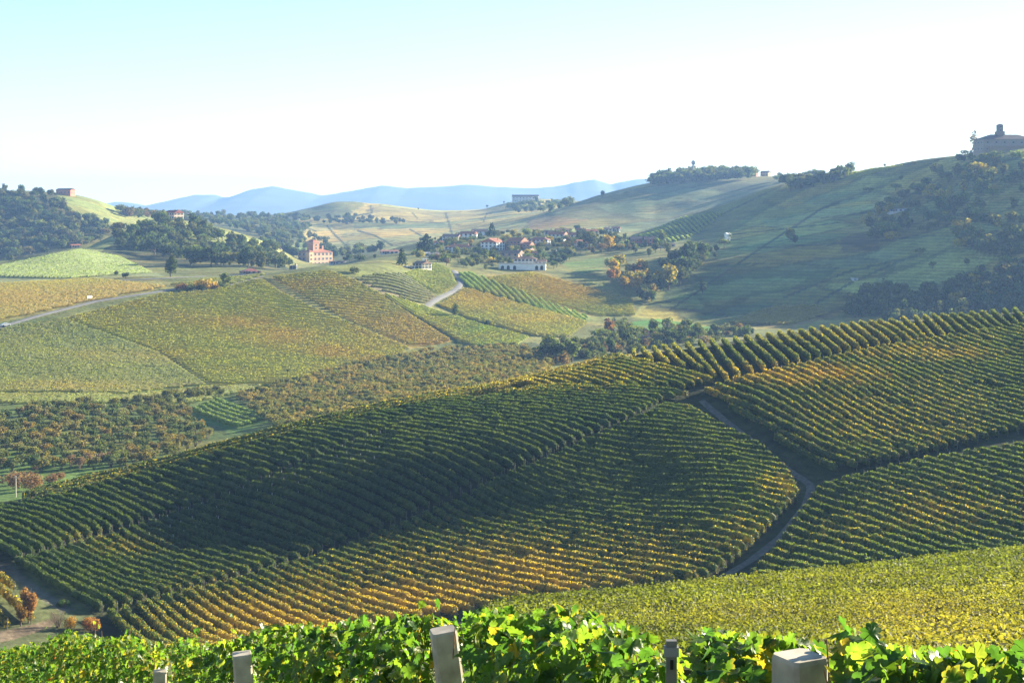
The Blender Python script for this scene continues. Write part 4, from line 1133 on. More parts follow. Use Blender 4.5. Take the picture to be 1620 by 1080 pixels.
# --- hazel orchards
def orchard(poly, dirp, sx, sy, ymin, ymax, hmin, hmax, colours, label, group, nmax, wide=1.0):
    p = densify(list(poly) + [poly[0]], 10)
    x, y, _ = hit(p[:, 0], p[:, 1], ymin, ymax)
    d = np.array(dirp, float)
    hx, hy, _ = hit(d[:, 0], d[:, 1], ymin, ymax)
    ang = math.atan2(hy[1] - hy[0], hx[1] - hx[0]); ca, sa = math.cos(ang), math.sin(ang)
    S = x * ca + y * sa; T = -x * sa + y * ca
    pl = np.stack([S, T], -1)
    spots = []
    for t in np.arange(T.min() + 1, T.max(), sy):
        for s in np.arange(S.min() + 1, S.max(), sx):
            if in_poly(np.array([s]), np.array([t]), pl)[0] and random.random() > .06:
                s2, t2 = s + random.uniform(-.7, .7), t + random.uniform(-.6, .6)
                spots.append((s2 * ca - t2 * sa, s2 * sa + t2 * ca))
    spots.sort(key=lambda q: q[1])
    print("orchard", group, len(spots))
    for X, Y in spots[:nmax]:
        tree(X, Y, float(ground(X, Y)) - .1, random.uniform(hmin, hmax), 'hazel', random.choice(colours), label, group, "hazel_tree", "hazel tree", 'lo', wide * random.uniform(.85, 1.2), False)
    return spots[nmax:]


HAZ = [(0.16, 0.15, 0.055), (0.13, 0.145, 0.05), (0.10, 0.125, 0.045), (0.19, 0.15, 0.055)]
rest = orchard([(-60, 690), (40, 645), (180, 652), (290, 648), (330, 690), (350, 690), (310, 715), (240, 735), (180, 745), (110, 745), (-60, 755)], [(60, 700), (220, 690)], 5.6, 6.4, 290, 620, 3.3, 4.4, HAZ,
               "brownish hazel tree in the orchard behind the dark slope", "hazel trees of the lower orchard", 230)
rest2 = orchard([(60, 645), (200, 640), (345, 618), (350, 628), (250, 648)], [(100, 642), (300, 630)], 5.4, 6.0, 350, 700, 3.3, 4.3, [(0.12, 0.12, 0.035), (0.10, 0.11, 0.035)],
                "olive hazel tree in the upper strip of the orchard", "hazel trees of the upper strip", 60)
for (a, b, h, w) in ((112, 738, 22, .7), (126, 742, 22, .7), (140, 738, 24, .7), (160, 735, 22, .7), (172, 733, 20, .7), (56, 745, 12, .8), (72, 738, 10, .8)):
    px_tree(a, b, h, 'hazel', (0.20, 0.135, 0.10), "small pinkish young tree in the row at the orchard's grass edge", 290, 480, wide=w, group="pinkish young trees at the orchard edge", name="young_tree")
for (a, b, h, w) in ((32, 772, 34, 1.1), (50, 775, 32, 1.1), (15, 768, 26, 1.1), (82, 762, 18, 1.1), (94, 758, 16, 1.1)):
    px_tree(a, b, h, 'bush', (0.21, 0.125, 0.075), "bare looking reddish bush on the grass below the orchard", 290, 400, wide=w, group="reddish bushes below the orchard", name="bush", cat="bush", lod='hi')


def orchard_mass(name, poly, dirp, sx, sy, ymin, ymax, h, colours, label, more=()):
    p = densify(list(poly) + [poly[0]], 10)
    x, y, _ = hit(p[:, 0], p[:, 1], ymin, ymax)
    d = np.array(dirp, float); hx, hy, _ = hit(d[:, 0], d[:, 1], ymin, ymax)
    ang = math.atan2(hy[1] - hy[0], hx[1] - hx[0]); ca, sa = math.cos(ang), math.sin(ang)
    S = x * ca + y * sa; T = -x * sa + y * ca; pl = np.stack([S, T], -1)
    V = []; Q = []; C = []; o = 0
    pts = list(more)
    for t in np.arange(T.min() + 1, T.max(), sy):
        for s in np.arange(S.min() + 1, S.max(), sx):
            if in_poly(np.array([s]), np.array([t]), pl)[0]:
                s2, t2 = s + random.uniform(-.7, .7), t + random.uniform(-.6, .6)
                pts.append((s2 * ca - t2 * sa, s2 * sa + t2 * ca))
    for X, Y in pts:
        v, q, c = TREES['hazel', 'lo', random.randrange(4)][3]
        a = random.uniform(0, 6.28); hh = h * random.uniform(.8, 1.15)
        vv = np.stack([v[:, 0] * math.cos(a) - v[:, 1] * math.sin(a), v[:, 0] * math.sin(a) + v[:, 1] * math.cos(a), v[:, 2]], -1) * hh
        V.append(vv + (X, Y, float(ground(X, Y)) - .2)); Q.append(q + o); C.append(c * np.array(jit(random.choice(colours)))[:3]); o += len(v)
    print(name, len(pts))
    ob = obj(name, mesh_from(name, np.concatenate(V), [np.concatenate(Q)], np.concatenate(C), [M_TREE]))
    ob.color = (1, 1, 1, 1)
    return tag(ob, label, kind="stuff")


orchard_mass("orchard", [(370, 630), (470, 604), (560, 580), (640, 562), (720, 554), (830, 551), (880, 575), (860, 600), (720, 632), (560, 665), (440, 685)], [(450, 625), (700, 580)], 4.6, 6.0, 400, 850, 3.7,
             [(0.24, 0.19, 0.065), (0.19, 0.17, 0.06), (0.15, 0.155, 0.055)], "golden brown hazel orchard filling the valley behind the crest", rest + rest2)

# --- bushes by the dirt lane, lower left
px_tree(45, 985, 66, 'oval', (0.26, 0.135, 0.05), "copper leaved young tree by the dirt lane", 150, 300, lod='hi', wide=.75)
px_tree(33, 990, 44, 'oval', (0.22, 0.13, 0.04), "smaller copper tree leaning on the tall one", 150, 300, lod='hi', wide=.8)
px_tree(92, 992, 30, 'twiggy', (0.16, 0.12, 0.09), "grey leafless bush by the dirt lane", 150, 300, lod='hi', wide=1.1, name="bush", cat="bush")
px_tree(112, 995, 28, 'bush', (0.30, 0.18, 0.04), "yellow orange bush between the grey bush and the vines", 150, 300, lod='hi', wide=.6, name="bush", cat="bush")
px_tree(145, 998, 30, 'bush', (0.33, 0.155, 0.05), "orange red bush at the end of the vine rows", 150, 300, lod='hi', wide=.85, name="bush", cat="bush")
px_tree(100, 960, 18, 'bush', (0.07, 0.12, 0.03), "small green bush at the edge of the first vine row", 150, 300, lod='hi', wide=.9, name="bush", cat="bush")
# ------------------------------------------------------------------ buildings
def box(w, d, h, cx=0, cy=0, z=0):
    x0, x1, y0, y1 = cx - w / 2, cx + w / 2, cy - d / 2, cy + d / 2
    V = np.array([(x0, y0, z), (x1, y0, z), (x1, y1, z), (x0, y1, z), (x0, y0, z + h), (x1, y0, z + h), (x1, y1, z + h), (x0, y1, z + h)])
    Q = np.array([(0, 3, 2, 1), (4, 5, 6, 7), (0, 1, 5, 4), (1, 2, 6, 5), (2, 3, 7, 6), (3, 0, 4, 7)])
    return V, Q


WALLS = {}


def wallmat(c):
    if c not in WALLS: WALLS[c] = mat_plain("plaster", c, .9, .12, .4)
    return WALLS[c]


ROOFS = {}


def roofmat(c):
    if c not in ROOFS:
        m = mat_plain("clay_tiles", c, .85, .35, 1.6)
        ROOFS[c] = m
    return ROOFS[c]


M_PANE = mat_plain("dark_window", (0.05, 0.06, 0.075), .25, .2, 1, .5)
M_FRAME = mat_plain("window_surround", (0.55, 0.50, 0.44), .8)
M_SHUT = mat_plain("shutter", (0.13, 0.17, 0.19), .7)
M_DARK = mat_plain("dark_opening", (0.02, 0.018, 0.016), .9)  # near-black faces stand for the shade inside arches, openings and slots


def window_mesh(w, h):
    a = box(w + .24, .10, h + .24, 0, -.05, -.12); b = box(w, .06, h, 0, -.13, 0)
    s1 = box(w * .42, .06, h, -w * .74, -.15, 0); s2 = box(w * .42, .06, h, w * .74, -.15, 0)
    V, Q = join([a, b, s1, s2])
    return mesh_from("window", V, [Q], None, [M_FRAME, M_PANE, M_SHUT], False, [0] * 6 + [1] * 6 + [2] * 12)


WIN = window_mesh(1.0, 1.5)
WIN_S = window_mesh(.8, .9)
WIN_L = window_mesh(1.3, 2.2)


def arch_mesh(w, h):
    n = 8
    pts = [(-w / 2, 0), (w / 2, 0)] + [(w / 2 * math.cos(math.pi * k / n), h - w / 2 + w / 2 * math.sin(math.pi * k / n)) for k in range(n + 1)]
    V = [(x, -.05, z) for x, z in pts] + [(x, .1, z) for x, z in pts]
    m = len(pts)
    me = bpy.data.meshes.new("arch"); me.from_pydata(V, [], [list(range(m))[::1]] + [[k, (k + 1) % m, m + (k + 1) % m, m + k] for k in range(m)])
    me.materials.append(M_DARK)
    return me


def roof_geo(w, d, h, rh, kind, over=.5, axis='x'):
    W, D = w / 2 + over, d / 2 + over
    e = h - .15
    if kind == 'hip':
        if axis == 'x':
            k = max(0.1, W - D)
            V = [(-W, -D, e), (W, -D, e), (W, D, e), (-W, D, e), (-k, 0, h + rh), (k, 0, h + rh)]
            Fc = [(0, 1, 5, 4), (1, 2, 5), (2, 3, 4, 5), (3, 0, 4), (0, 3, 2, 1)]
        else:
            k = max(0.1, D - W)
            V = [(-W, -D, e), (W, -D, e), (W, D, e), (-W, D, e), (0, -k, h + rh), (0, k, h + rh)]
            Fc = [(0, 1, 4), (1, 2, 5, 4), (2, 3, 5), (3, 0, 4, 5), (0, 3, 2, 1)]
    elif kind == 'gable':
        if axis == 'x':
            V = [(-W, -D, e), (W, -D, e), (W, D, e), (-W, D, e), (-W, 0, h + rh), (W, 0, h + rh)]
            Fc = [(0, 1, 5, 4), (2, 3, 4, 5), (0, 4, 3), (1, 2, 5), (0, 3, 2, 1)]
        else:
            V = [(-W, -D, e), (W, -D, e), (W, D, e), (-W, D, e), (0, -D, h + rh), (0, D, h + rh)]
            Fc = [(1, 2, 5, 4), (3, 0, 4, 5), (0, 1, 4), (2, 3, 5), (0, 3, 2, 1)]
    else:
        v, q = box(2 * W, 2 * D, .35, 0, 0, h - .02)
        return v.tolist(), [tuple(f) for f in q]
    return V, Fc


def raw_mesh(name, V, Fc, mats):
    me = bpy.data.meshes.new(name); me.from_pydata([tuple(v) for v in V], [], [tuple(int(i) for i in f) for f in Fc])
    for m in mats: me.materials.append(m)
    return me


def block(root, w, d, h, rh, kind, wc, rc, cx=0, cy=0, z=0, axis='x', nx=3, ny=2, side=True, over=.5, chim=0, win=None, wn="wall"):
    win = win or WIN
    V, Q = box(w, d, h + 3, cx, cy, z - 3)
    obj(wn, mesh_from(wn, V, [Q], None, [wallmat(wc)]), root)
    RV, RF = roof_geo(w, d, h, rh, kind, over, axis)
    ro = obj("roof", raw_mesh("roof", [(a + cx, b + cy, c + z) for a, b, c in RV], RF, [roofmat(rc)]), root)
    for k in range(chim):
        c = box(.8, .8, 1.6, cx + w * (.28 - .5 * k), cy + d * .12, z + h + rh * .55)
        obj("chimney", mesh_from("chimney", c[0], [c[1]], None, [wallmat((.35, .22, .16))]), ro)
    fh = h / max(1, ny)
    for j in range(ny):
        for i in range(nx):
            o = obj("window", win, root, (cx - w / 2 + w * (i + .5) / nx, cy - d / 2, z + fh * (j + .32)))
        if side:
            m = max(1, round(nx * d / w))
            for i in range(m):
                for s in (-1, 1):
                    o = obj("window", win, root, (cx + s * w / 2, cy - d / 2 + d * (i + .5) / m, z + fh * (j + .32)))
                    o.rotation_euler = (0, 0, s * math.pi / 2)
    if nx > 1:
        dm = box(1.2, .12, 2.2, cx - w / 2 + w / nx * 1.0, cy - d / 2 - .06, z)
        obj("door", mesh_from("door", dm[0], [dm[1]], None, [mat_plain("door_wood", (.14, .08, .05), .7)]), root)


def place(name, px, py, yaw, label, cat="house", group=None, ymin=900, ymax=1500, lift=0.0):
    x, y, z = (float(v[0]) for v in hit(px, py, ymin, ymax))
    r = obj(name, None, loc=(x, y, z + lift)); r.rotation_euler = (0, 0, math.radians(yaw))
    tag(r, label, cat, group)
    return r, y / F


TAN = (.50, .40, .28); WHT = (.80, .78, .74); CRM = (.66, .58, .44); PEA = (.52, .31, .20); RED = (.42, .17, .11); PNK = (.64, .44, .34); GRYW = (.5, .5, .5)
TIL = (.33, .125, .07); BTI = (.20, .12, .085); DTI = (.14, .085, .07)


def house(px, py, wpx, hpx, dep, yaw, kind, rpx, wc, rc, label, axis='x', nx=3, ny=2, chim=1, ymin=900, ymax=1500, name="house", cat="house", group=None, win=None, side=True):
    r, s = place(name, px, py, yaw, label, cat, group, ymin, ymax)
    if ymin >= 950: wpx *= 1.22; hpx *= 1.32
    block(r, wpx * s, dep, hpx * s, rpx * s, kind, wc, rc, 0, dep / 2, 0, axis, nx, ny, side, .5, chim, win)
    return r, s


# castle of pink brick in the dip on the left
def pink_castle():
    y = 1400.; s = y / F
    x = (499 - CX) / F * y; z = float(ground(x, y))
    zb = (HOR - 421) / F * y
    r = obj("castle", None, loc=(x, y, min(z, zb))); r.rotation_euler = (0, 0, math.radians(52))
    tag(r, "pink brick castle with a square keep and red tile roofs", "castle")
    h = 22 * s
    # right wing (front after rotation) and left wing meet at the near corner
    block(r, 30, 15, h, 2.6, 'hip', PEA, TIL, 5, 5, 0, nx=6, ny=3, chim=2, win=WIN_L, over=.6)
    kt = box(8, 8, h + 8.5, 2, 5, 0); obj("keep", mesh_from("keep", kt[0], [kt[1]], None, [wallmat((.42, .23, .15))]), r)
    kr = box(9, 9, .9, 2, 5, h + 8.5); obj("battlement", mesh_from("battlement", kr[0], [kr[1]], None, [wallmat((.40, .24, .17))]), r)
    kp = roof_geo(8, 8, 0, 2.2, 'hip'); obj("roof", raw_mesh("roof", [(a + 2, b + 5, c + h + 9.5) for a, b, c in kp[0]], kp[1], [roofmat(TIL)]), r)
    for k in range(2):
        o = obj("window", WIN, r, (2, 1, h + 3 + 2.8 * k))
    tt = box(5, 5, h + .8, -10.6, -3.1, 0); obj("corner_tower", mesh_from("corner_tower", tt[0], [tt[1]], None, [wallmat((.62, .40, .22))]), r)  # paler orange than the other walls, sunlight put into its colour
    tr = roof_geo(5, 5, 0, 1.6, 'hip', .4); obj("roof", raw_mesh("roof", [(a - 10.6, b - 3.1, c + h + .9) for a, b, c in tr[0]], tr[1], [roofmat(TIL)]), r)
    for k in range(3): obj("window", WIN, r, (-10.6, -5.6, 2.5 + 3.6 * k))
    for (a, hh) in ((17, 3.2), (9, 2.2)):
        c = box(1.4, 1.4, hh + 2.4, a, 8, h); obj("chimney", mesh_from("chimney", c[0], [c[1]], None, [wallmat((.45, .26, .18))]), r)
    wv = box(16, 9, 5.5, -14, 16, -2); obj("annex", mesh_from("annex", wv[0], [wv[1]], None, [wallmat((.45, .37, .32))]), r)
    wr = roof_geo(16, 9, 3.5, 1.8, 'gable'); obj("roof", raw_mesh("roof", [(a - 14, b + 16, c) for a, b, c in wr[0]], wr[1], [roofmat(BTI)]), r)


pink_castle()


def bell_tower():
    y = 1420.; x = (443 - CX) / F * y; z = (HOR - 424) / F * y; s = y / F
    r = obj("bell_tower", None, loc=(x, y, z)); tag(r, "slender grey bell tower among the trees left of the castle", "bell tower")
    b = box(3.6, 3.6, 16.5 + 4, 0, 0, -4); obj("shaft", mesh_from("shaft", b[0], [b[1]], None, [wallmat((.36, .36, .37))]), r)
    c = box(4.2, 4.2, .4, 0, 0, 16.5); obj("cornice", mesh_from("cornice", c[0], [c[1]], None, [wallmat((.42, .40, .38))]), r)
    t = roof_geo(3.6, 3.6, 17, 3, 'hip', .2); obj("roof", raw_mesh("roof", t[0], t[1], [roofmat(BTI)]), r)
    for a in range(4):
        o = obj("opening", arch_mesh(1.2, 2.6), r, (1.81 * math.sin(a * math.pi / 2), -1.81 * math.cos(a * math.pi / 2), 12.5)); o.rotation_euler = (0, 0, a * math.pi / 2)


bell_tower()


def hill_castle():
    r, s = place("castle", 1598, 238, 6, "grey shaded castle with a tower rising from its hip roof on the right summit", "castle", None, 1150, 1330, -1.0)
    W = 84 * s
    block(r, W, 20, 20 * s, 8 * s, 'hip', (.24, .20, .17), (.10, .07, .06), 0, 12, 0, nx=6, ny=2, chim=1, over=.9)
    b = box(W * .93, 5, 9 * s + 3, 2, 0.4, -3); obj("terrace_wall", mesh_from("terrace_wall", b[0], [b[1]], None, [wallmat((.22, .16, .11))]), r)
    t = box(4.2, 4.2, 43 * s, -4.5, 10, 0); obj("tower", mesh_from("tower", t[0], [t[1]], None, [wallmat((.20, .16, .14))]), r)
    c = box(6.2, 6.2, 3.0, -4.5, 10, 27 * s); obj("tower_base", mesh_from("tower_base", c[0], [c[1]], None, [wallmat((.19, .15, .13))]), r)
    tr = roof_geo(4.2, 4.2, 43 * s, 1.2, 'hip', .4); obj("roof", raw_mesh("roof", [(a - 4.5, b_ + 10, c_) for a, b_, c_ in tr[0]], tr[1], [roofmat(DTI)]), r)
    for k in range(2): obj("window", WIN, r, (-4.5, 7.9, 33 * s + 3.0 * k))


hill_castle()

# far farms and houses
house(831, 319, 34, 6, 10, -4, 'gable', 3, (.55, .53, .52), DTI, "long pale farm on the far hilltop", nx=8, ny=2, chim=2, ymin=1900, ymax=2900, name="farmhouse", cat="farmhouse")
house(100, 308, 24, 6, 8, -25, 'gable', 2.2, (.52, .20, .12), DTI, "low red barn on the western hilltop", nx=4, ny=1, chim=0, ymin=1400, ymax=2000, name="barn", cat="barn")
house(268, 347, 20, 8, 10, -42, 'gable', 4, PNK, (.24, .07, .05), "pink farmhouse with dark red roof above the knoll", nx=4, ny=2, ymin=1200, ymax=2200, name="farmhouse", cat="farmhouse")
house(398, 434, 30, 4, 9, 20, 'hip', 5, (.30, .24, .22), (.30, .11, .09), "low building with broad red hip roof behind the crest lane", nx=4, ny=1, ymin=900, ymax=1500)
house(463, 429, 10, 5, 7, 0, 'hip', 2, (.30, .28, .27), DTI, "small grey house at the foot of the castle", nx=2, ny=2, ymin=900, ymax=1500)
house(533, 419, 20, 3, 6, 0, 'gable', 1.5, (.50, .48, .46), DTI, "low grey shed right of the castle", nx=3, ny=1, chim=0, ymin=1200, ymax=1600, name="shed", cat="shed")
house(617, 402, 22, 3, 9, 10, 'gable', 2.5, (.5, .48, .48), (.36, .17, .13), "low farm with pinkish roof behind the grass bank", nx=4, ny=1, ymin=1100, ymax=2000, name="farmhouse", cat="farmhouse")
house(1188, 279, 14, 6, 9, -30, 'hip', 3, RED, BTI, "red house among the hilltop trees by the water tower", nx=3, ny=2, ymin=1700, ymax=2300)
house(1209, 278, 11, 5, 9, -35, 'gable', 2, (.62, .46, .22), DTI, "yellow house at the right end of the hilltop", nx=3, ny=2, ymin=1700, ymax=2300)
# small farm below the village
r_, s_ = house(660, 426, 20, 9, 9, -40, 'gable', 4, CRM, BTI, "small cream farmhouse with brown roof below the conifer", nx=3, ny=2, ymin=850, ymax=1120, name="farmhouse", cat="farmhouse")
house(650, 426, 13, 4, 5, 20, 'flat', 1, (.60, .62, .64), (.5, .5, .5), "low grey lean to in front of the cream farmhouse", nx=2, ny=1, chim=0, ymin=850, ymax=1120, name="shed", cat="shed")
house(674, 416, 6, 6, 4, 20, 'flat', 1, (.78, .78, .78), (.6, .6, .6), "white box shed right of the cream farmhouse", nx=1, ny=1, chim=0, ymin=850, ymax=1120, name="shed", cat="shed", side=False)
house(676, 406, 7, 4, 5, 10, 'gable', 2, (.62, .66, .72), (.4, .4, .42), "little white blue cabin under the big conifer", nx=1, ny=1, chim=0, ymin=950, ymax=1250, name="cabin", cat="cabin")
house(688, 408, 13, 4, 6, 15, 'gable', 3, (.45, .42, .40), (.28, .24, .22), "small house with grey roof left of the road bend", nx=2, ny=1, ymin=950, ymax=1250)
# the village
house(725, 399, 46, 8, 11, -12, 'hip', 4, WHT, TIL, "long white house with blue windows and red roof", nx=7, ny=2, chim=2)
house(773, 397, 30, 14, 12, -32, 'gable', 6, WHT, TIL, "tall white house with two gables and red roof", nx=4, ny=3, chim=2, axis='y')
house(812, 395, 26, 13, 12, -30, 'gable', 6, RED, TIL, "big red brick house with broad red roof", nx=4, ny=3, chim=1)
house(832, 396, 12, 9, 9, -25, 'gable', 4, (.50, .24, .16), TIL, "orange red annex beside the big red house", nx=2, ny=2)
house(806, 412, 30, 11, 11, -20, 'gable', 5, PEA, BTI, "peach coloured house with brown roof above the terrace", nx=3, ny=2)


def terrace_house():
    r, s = place("house", 826, 427, -3, "big white house over a long terrace wall with dark arches", "house", None, 900, 1150)
    w = 74 * s
    V, Q = box(w, 9, 9 * s + 3, 0, 4.5, -3); obj("terrace", mesh_from("terrace", V, [Q], None, [wallmat(WHT)]), r)
    rl = box(w + .4, .3, .9, 0, .2, 9 * s); obj("parapet", mesh_from("parapet", rl[0], [rl[1]], None, [wallmat((.62, .52, .42))]), r)
    for k, u in enumerate((-31, -22, -12, 23, 31)):
        obj("arch", arch_mesh(4.6 * s, 7 * s), r, (u * s, -.02, 0))
    block(r, 36 * s, 10, 17 * s, 4 * s, 'hip', (.70, .66, .58), BTI, 4 * s, 12, 0, nx=6, ny=3, chim=2)
    block(r, 18 * s, 9, 13 * s, 3 * s, 'gable', (.66, .60, .52), BTI, 28 * s, 11, 0, nx=3, ny=2, chim=1)


terrace_house()
house(695, 390, 14, 6, 8, 10, 'gable', 3, WHT, TIL, "small white house left of the long white house", nx=2, ny=2)
house(712, 382, 22, 6, 9, -18, 'gable', 4, (.6, .57, .55), (.26, .15, .12), "grey white house behind the long white house", nx=4, ny=2, ymin=1080)
house(737, 379, 20, 7, 9, -25, 'gable', 4, WHT, TIL, "white house with red roof up the lane behind", nx=3, ny=2, ymin=1080)
house(760, 373, 20, 5, 9, 8, 'gable', 4, (.62, .6, .6), BTI, "greyish house at the top of the lane", nx=3, ny=2, ymin=1100)
house(744, 368, 10, 4, 7, 0, 'gable', 3, WHT, DTI, "tiny white house above the lane", nx=2, ny=1, ymin=1100)
house(851, 388, 32, 9, 10, -15, 'hip', 4, (.66, .62, .58), (.25, .10, .08), "white house under a wide dark red roof", nx=5, ny=2, chim=2)
house(845, 405, 10, 4, 6, 0, 'gable', 3, (.6, .5, .42), TIL, "low orange roofed house behind the terrace house", nx=2, ny=1)
house(879, 380, 22, 7, 9, -22, 'gable', 4, (.66, .62, .6), TIL, "white house with pink red roof right of the wide one", nx=4, ny=2, ymin=1050)
house(905, 377, 20, 4, 9, -8, 'gable', 4, (.62, .58, .56), TIL, "pale house with orange roof in the second line", nx=3, ny=2, ymin=1080)
house(923, 392, 14, 6, 8, 24, 'gable', 5, (.55, .38, .28), TIL, "steep orange roofed house among the golden trees", nx=2, ny=2, ymin=1000)
house(893, 403, 20, 4, 7, 6, 'gable', 2, (.48, .47, .46), (.4, .38, .36), "grey greenhouse like shed below the golden trees", nx=4, ny=1, chim=0, ymin=950, name="shed", cat="shed")
house(938, 373, 14, 5, 8, 14, 'gable', 4, (.68, .64, .6), TIL, "white house with steep gable in the far cluster", nx=3, ny=2, ymin=1080)
house(960, 369, 14, 5, 8, 5, 'hip', 3, WHT, BTI, "bright white house at the far right of the roofs", nx=3, ny=2, ymin=1100)
house(974, 367, 10, 4, 8, -8, 'gable', 3, (.66, .64, .62), TIL, "last white house at the end of the far cluster", nx=2, ny=2, ymin=1100)
house(890, 368, 16, 3, 8, 10, 'gable', 3, (.6, .56, .54), BTI, "pale low house at the upper edge of the village", nx=3, ny=1, ymin=1150)
house(918, 368, 12, 3, 8, -12, 'gable', 3, (.5, .46, .44), TIL, "low house by the upper conifer of the village", nx=2, ny=1, ymin=1150)
house(868, 372, 12, 4, 8, 0, 'gable', 3, (.64, .6, .56), DTI, "dark roofed house behind the wide white one", nx=2, ny=2, ymin=1120)
house(1009, 389, 17, 8, 9, 6, 'gable', 4, (.36, .09, .08), (.10, .07, .07), "dark red house, left of a pair behind the gully trees", nx=3, ny=2, ymin=950, ymax=1350)
house(1029, 389, 15, 8, 9, 6, 'gable', 4, (.40, .10, .08), (.10, .07, .07), "dark red house, right of a pair, with a white balcony", nx=3, ny=2, ymin=950, ymax=1350)
house(1057, 391, 18, 3, 7, 0, 'gable', 2, (.42, .40, .38), DTI, "low grey outbuilding right of the dark red houses", nx=3, ny=1, chim=0, ymin=950, ymax=1350, name="shed", cat="shed")
r_, s_ = house(1039, 543, 22, 9, 9, 24, 'hip', 5, PNK, TIL, "pink farmhouse with tiled roof peeping over the crest rows", nx=3, ny=2, chim=2, ymin=520, ymax=900, name="farmhouse", cat="farmhouse")
V_, Q_ = box(26 * s_, 5, 5 * s_ + 3, 24 * s_, 6, -3); obj("wing", mesh_from("wing", V_, [Q_], None, [wallmat(PNK)]), r_)
R__ = roof_geo(26 * s_, 5, 5 * s_, 1.2, 'gable'); obj("roof", raw_mesh("roof", [(a + 24 * s_, b + 6, c) for a, b, c in R__[0]], R__[1], [roofmat(TIL)]), r_)
house(1153, 382, 6, 9, 3, 40, 'gable', 2, (.8, .8, .78), (.7, .7, .7), "tiny bright white hut on the lane across the dark hill", nx=1, ny=1, chim=0, ymin=950, ymax=1400, name="hut", cat="hut", side=False, win=WIN_S)
house(1425, 335, 36, 3, 7, 0, 'gable', 1.5, (.45, .47, .50), (.4, .44, .5), "long low grey roofed shed on the shaded slope", nx=5, ny=1, chim=0, ymin=900, ymax=1300, name="shed", cat="shed")
house(1353, 444, 8, 3, 5, 0, 'flat', 1, (.55, .57, .6), (.5, .52, .56), "small pale shelter beside the lit grass strip", nx=1, ny=1, chim=0, ymin=780, ymax=1200, name="shed", cat="shed", side=False)
house(120, 392, 12, 3, 6, 30, 'gable', 2, (.55, .40, .30), TIL, "small orange roofed cottage between the wood and the knoll", nx=2, ny=1, chim=1, ymin=1000, ymax=1500, name="cottage", cat="cottage")


def water_tower():
    r, s = place("water_tower", 1097, 281, 0, "mushroom shaped water tower above the hilltop copse", "water tower", None, 1700, 2300)
    sh, sq = tube([(0, 0, -2), (0, 0, 17)], [1.1, .9], 10); obj("shaft", mesh_from("shaft", sh, [sq], None, [wallmat((.5, .5, .52))], True), r)
    prof = [(0.9, 16.2), (2.6, 18), (3.0, 19.6), (2.7, 21.2), (1.4, 22.3), (.2, 22.6)]
    V = []; Q = []
    for k, (a, b) in enumerate(prof):
        for i in range(14): V.append((a * math.cos(i * 2 * math.pi / 14), a * math.sin(i * 2 * math.pi / 14), b))
    for k in range(5):
        for i in range(14): Q.append((k * 14 + i, k * 14 + (i + 1) % 14, k * 14 + 14 + (i + 1) % 14, k * 14 + 14 + i))
    obj("tank", mesh_from("tank", V, [np.array(Q)], None, [wallmat((.30, .31, .34))], True), r)
    a, b = tube([(0, 0, 22.4), (0, 0, 25)], [.12, .05], 5); obj("mast", mesh_from("mast", a, [b], None, [M_DARK]), r)


water_tower()


# ------------------------------------------------------------------ road side things
def car():
    r, s = place("car", 9, 517, 40, "white car driving on the pale road by the yellow vineyard", "car", None, 450, 850, .4)
    prof = [(-2.1, .35), (-2.15, .75), (-1.9, .95), (-1.35, 1.0), (-.75, 1.45), (.55, 1.48), (1.15, 1.02), (1.95, .85), (2.1, .6), (2.1, .35)]
    n = len(prof)
    V = []
    for w in (-.8, .8):
        for x, z in prof: V.append((x, w * (1 - .16 * (z > 1.2)), z))
    Fc = [list(range(n))[::-1], [n + k for k in range(n)]] + [[k, (k + 1) % n, n + (k + 1) % n, n + k] for k in range(n)]
    paint = mat_plain("white_paint", (.8, .8, .8), .3, .03, 1, .5)
    obj("body", raw_mesh("body", V, Fc, [paint]), r)
    g = [(-1.2, 1.03), (-.7, 1.40), (.5, 1.42), (1.0, 1.04)]
    for w in (-1, 1):
        vv = [(x, w * (.81 - .13 * (z > 1.2)), z) for x, z in g]
        obj("side_window", raw_mesh("side_window", vv, [[0, 1, 2, 3]], [M_PANE]), r)
    obj("windscreen", raw_mesh("windscreen", [(1.1, -.7, 1.08), (1.1, .7, 1.08), (.6, .62, 1.46), (.6, -.62, 1.46)], [[0, 1, 2, 3]], [M_PANE]), r)
    tyre = mat_plain("tyre_rubber", (.02, .02, .02), .9)
    wv, wq = tube([(0, -.12, 0), (0, .12, 0)], [.33, .33], 14)
    wv = wv.tolist(); wf = [tuple(q) for q in wq] + [tuple(range(14))[::-1], tuple(range(14, 28))]
    wm = raw_mesh("wheel", wv, wf, [tyre])
    for x in (-1.35, 1.3):
        for y in (-.75, .75): obj("wheel", wm, r, (x, y, .33))


car()


def billboard():
    r, s = place("billboard", 142, 476, 62, "blank white billboard on posts beside the yellow vineyard", "billboard", None, 500, 900)
    b = box(10.5 * s, .12, 4.6 * s, 0, 0, 1.0); obj("panel", mesh_from("panel", b[0], [b[1]], None, [mat_plain("white_panel", (.82, .82, .82), .6, .04)]), r)
    for u in (-.8, 0, .8):
        c = box(.1, .1, 1.2, u * 1.6, .12, -.1); obj("post", mesh_from("post", c[0], [c[1]], None, [M_STAKE]), r)


billboard()
px_tree(133, 476, 5, 'bush', DKG, "low dark shrub left of the white billboard", 500, 900, wide=2.2, name="shrub", cat="shrub")


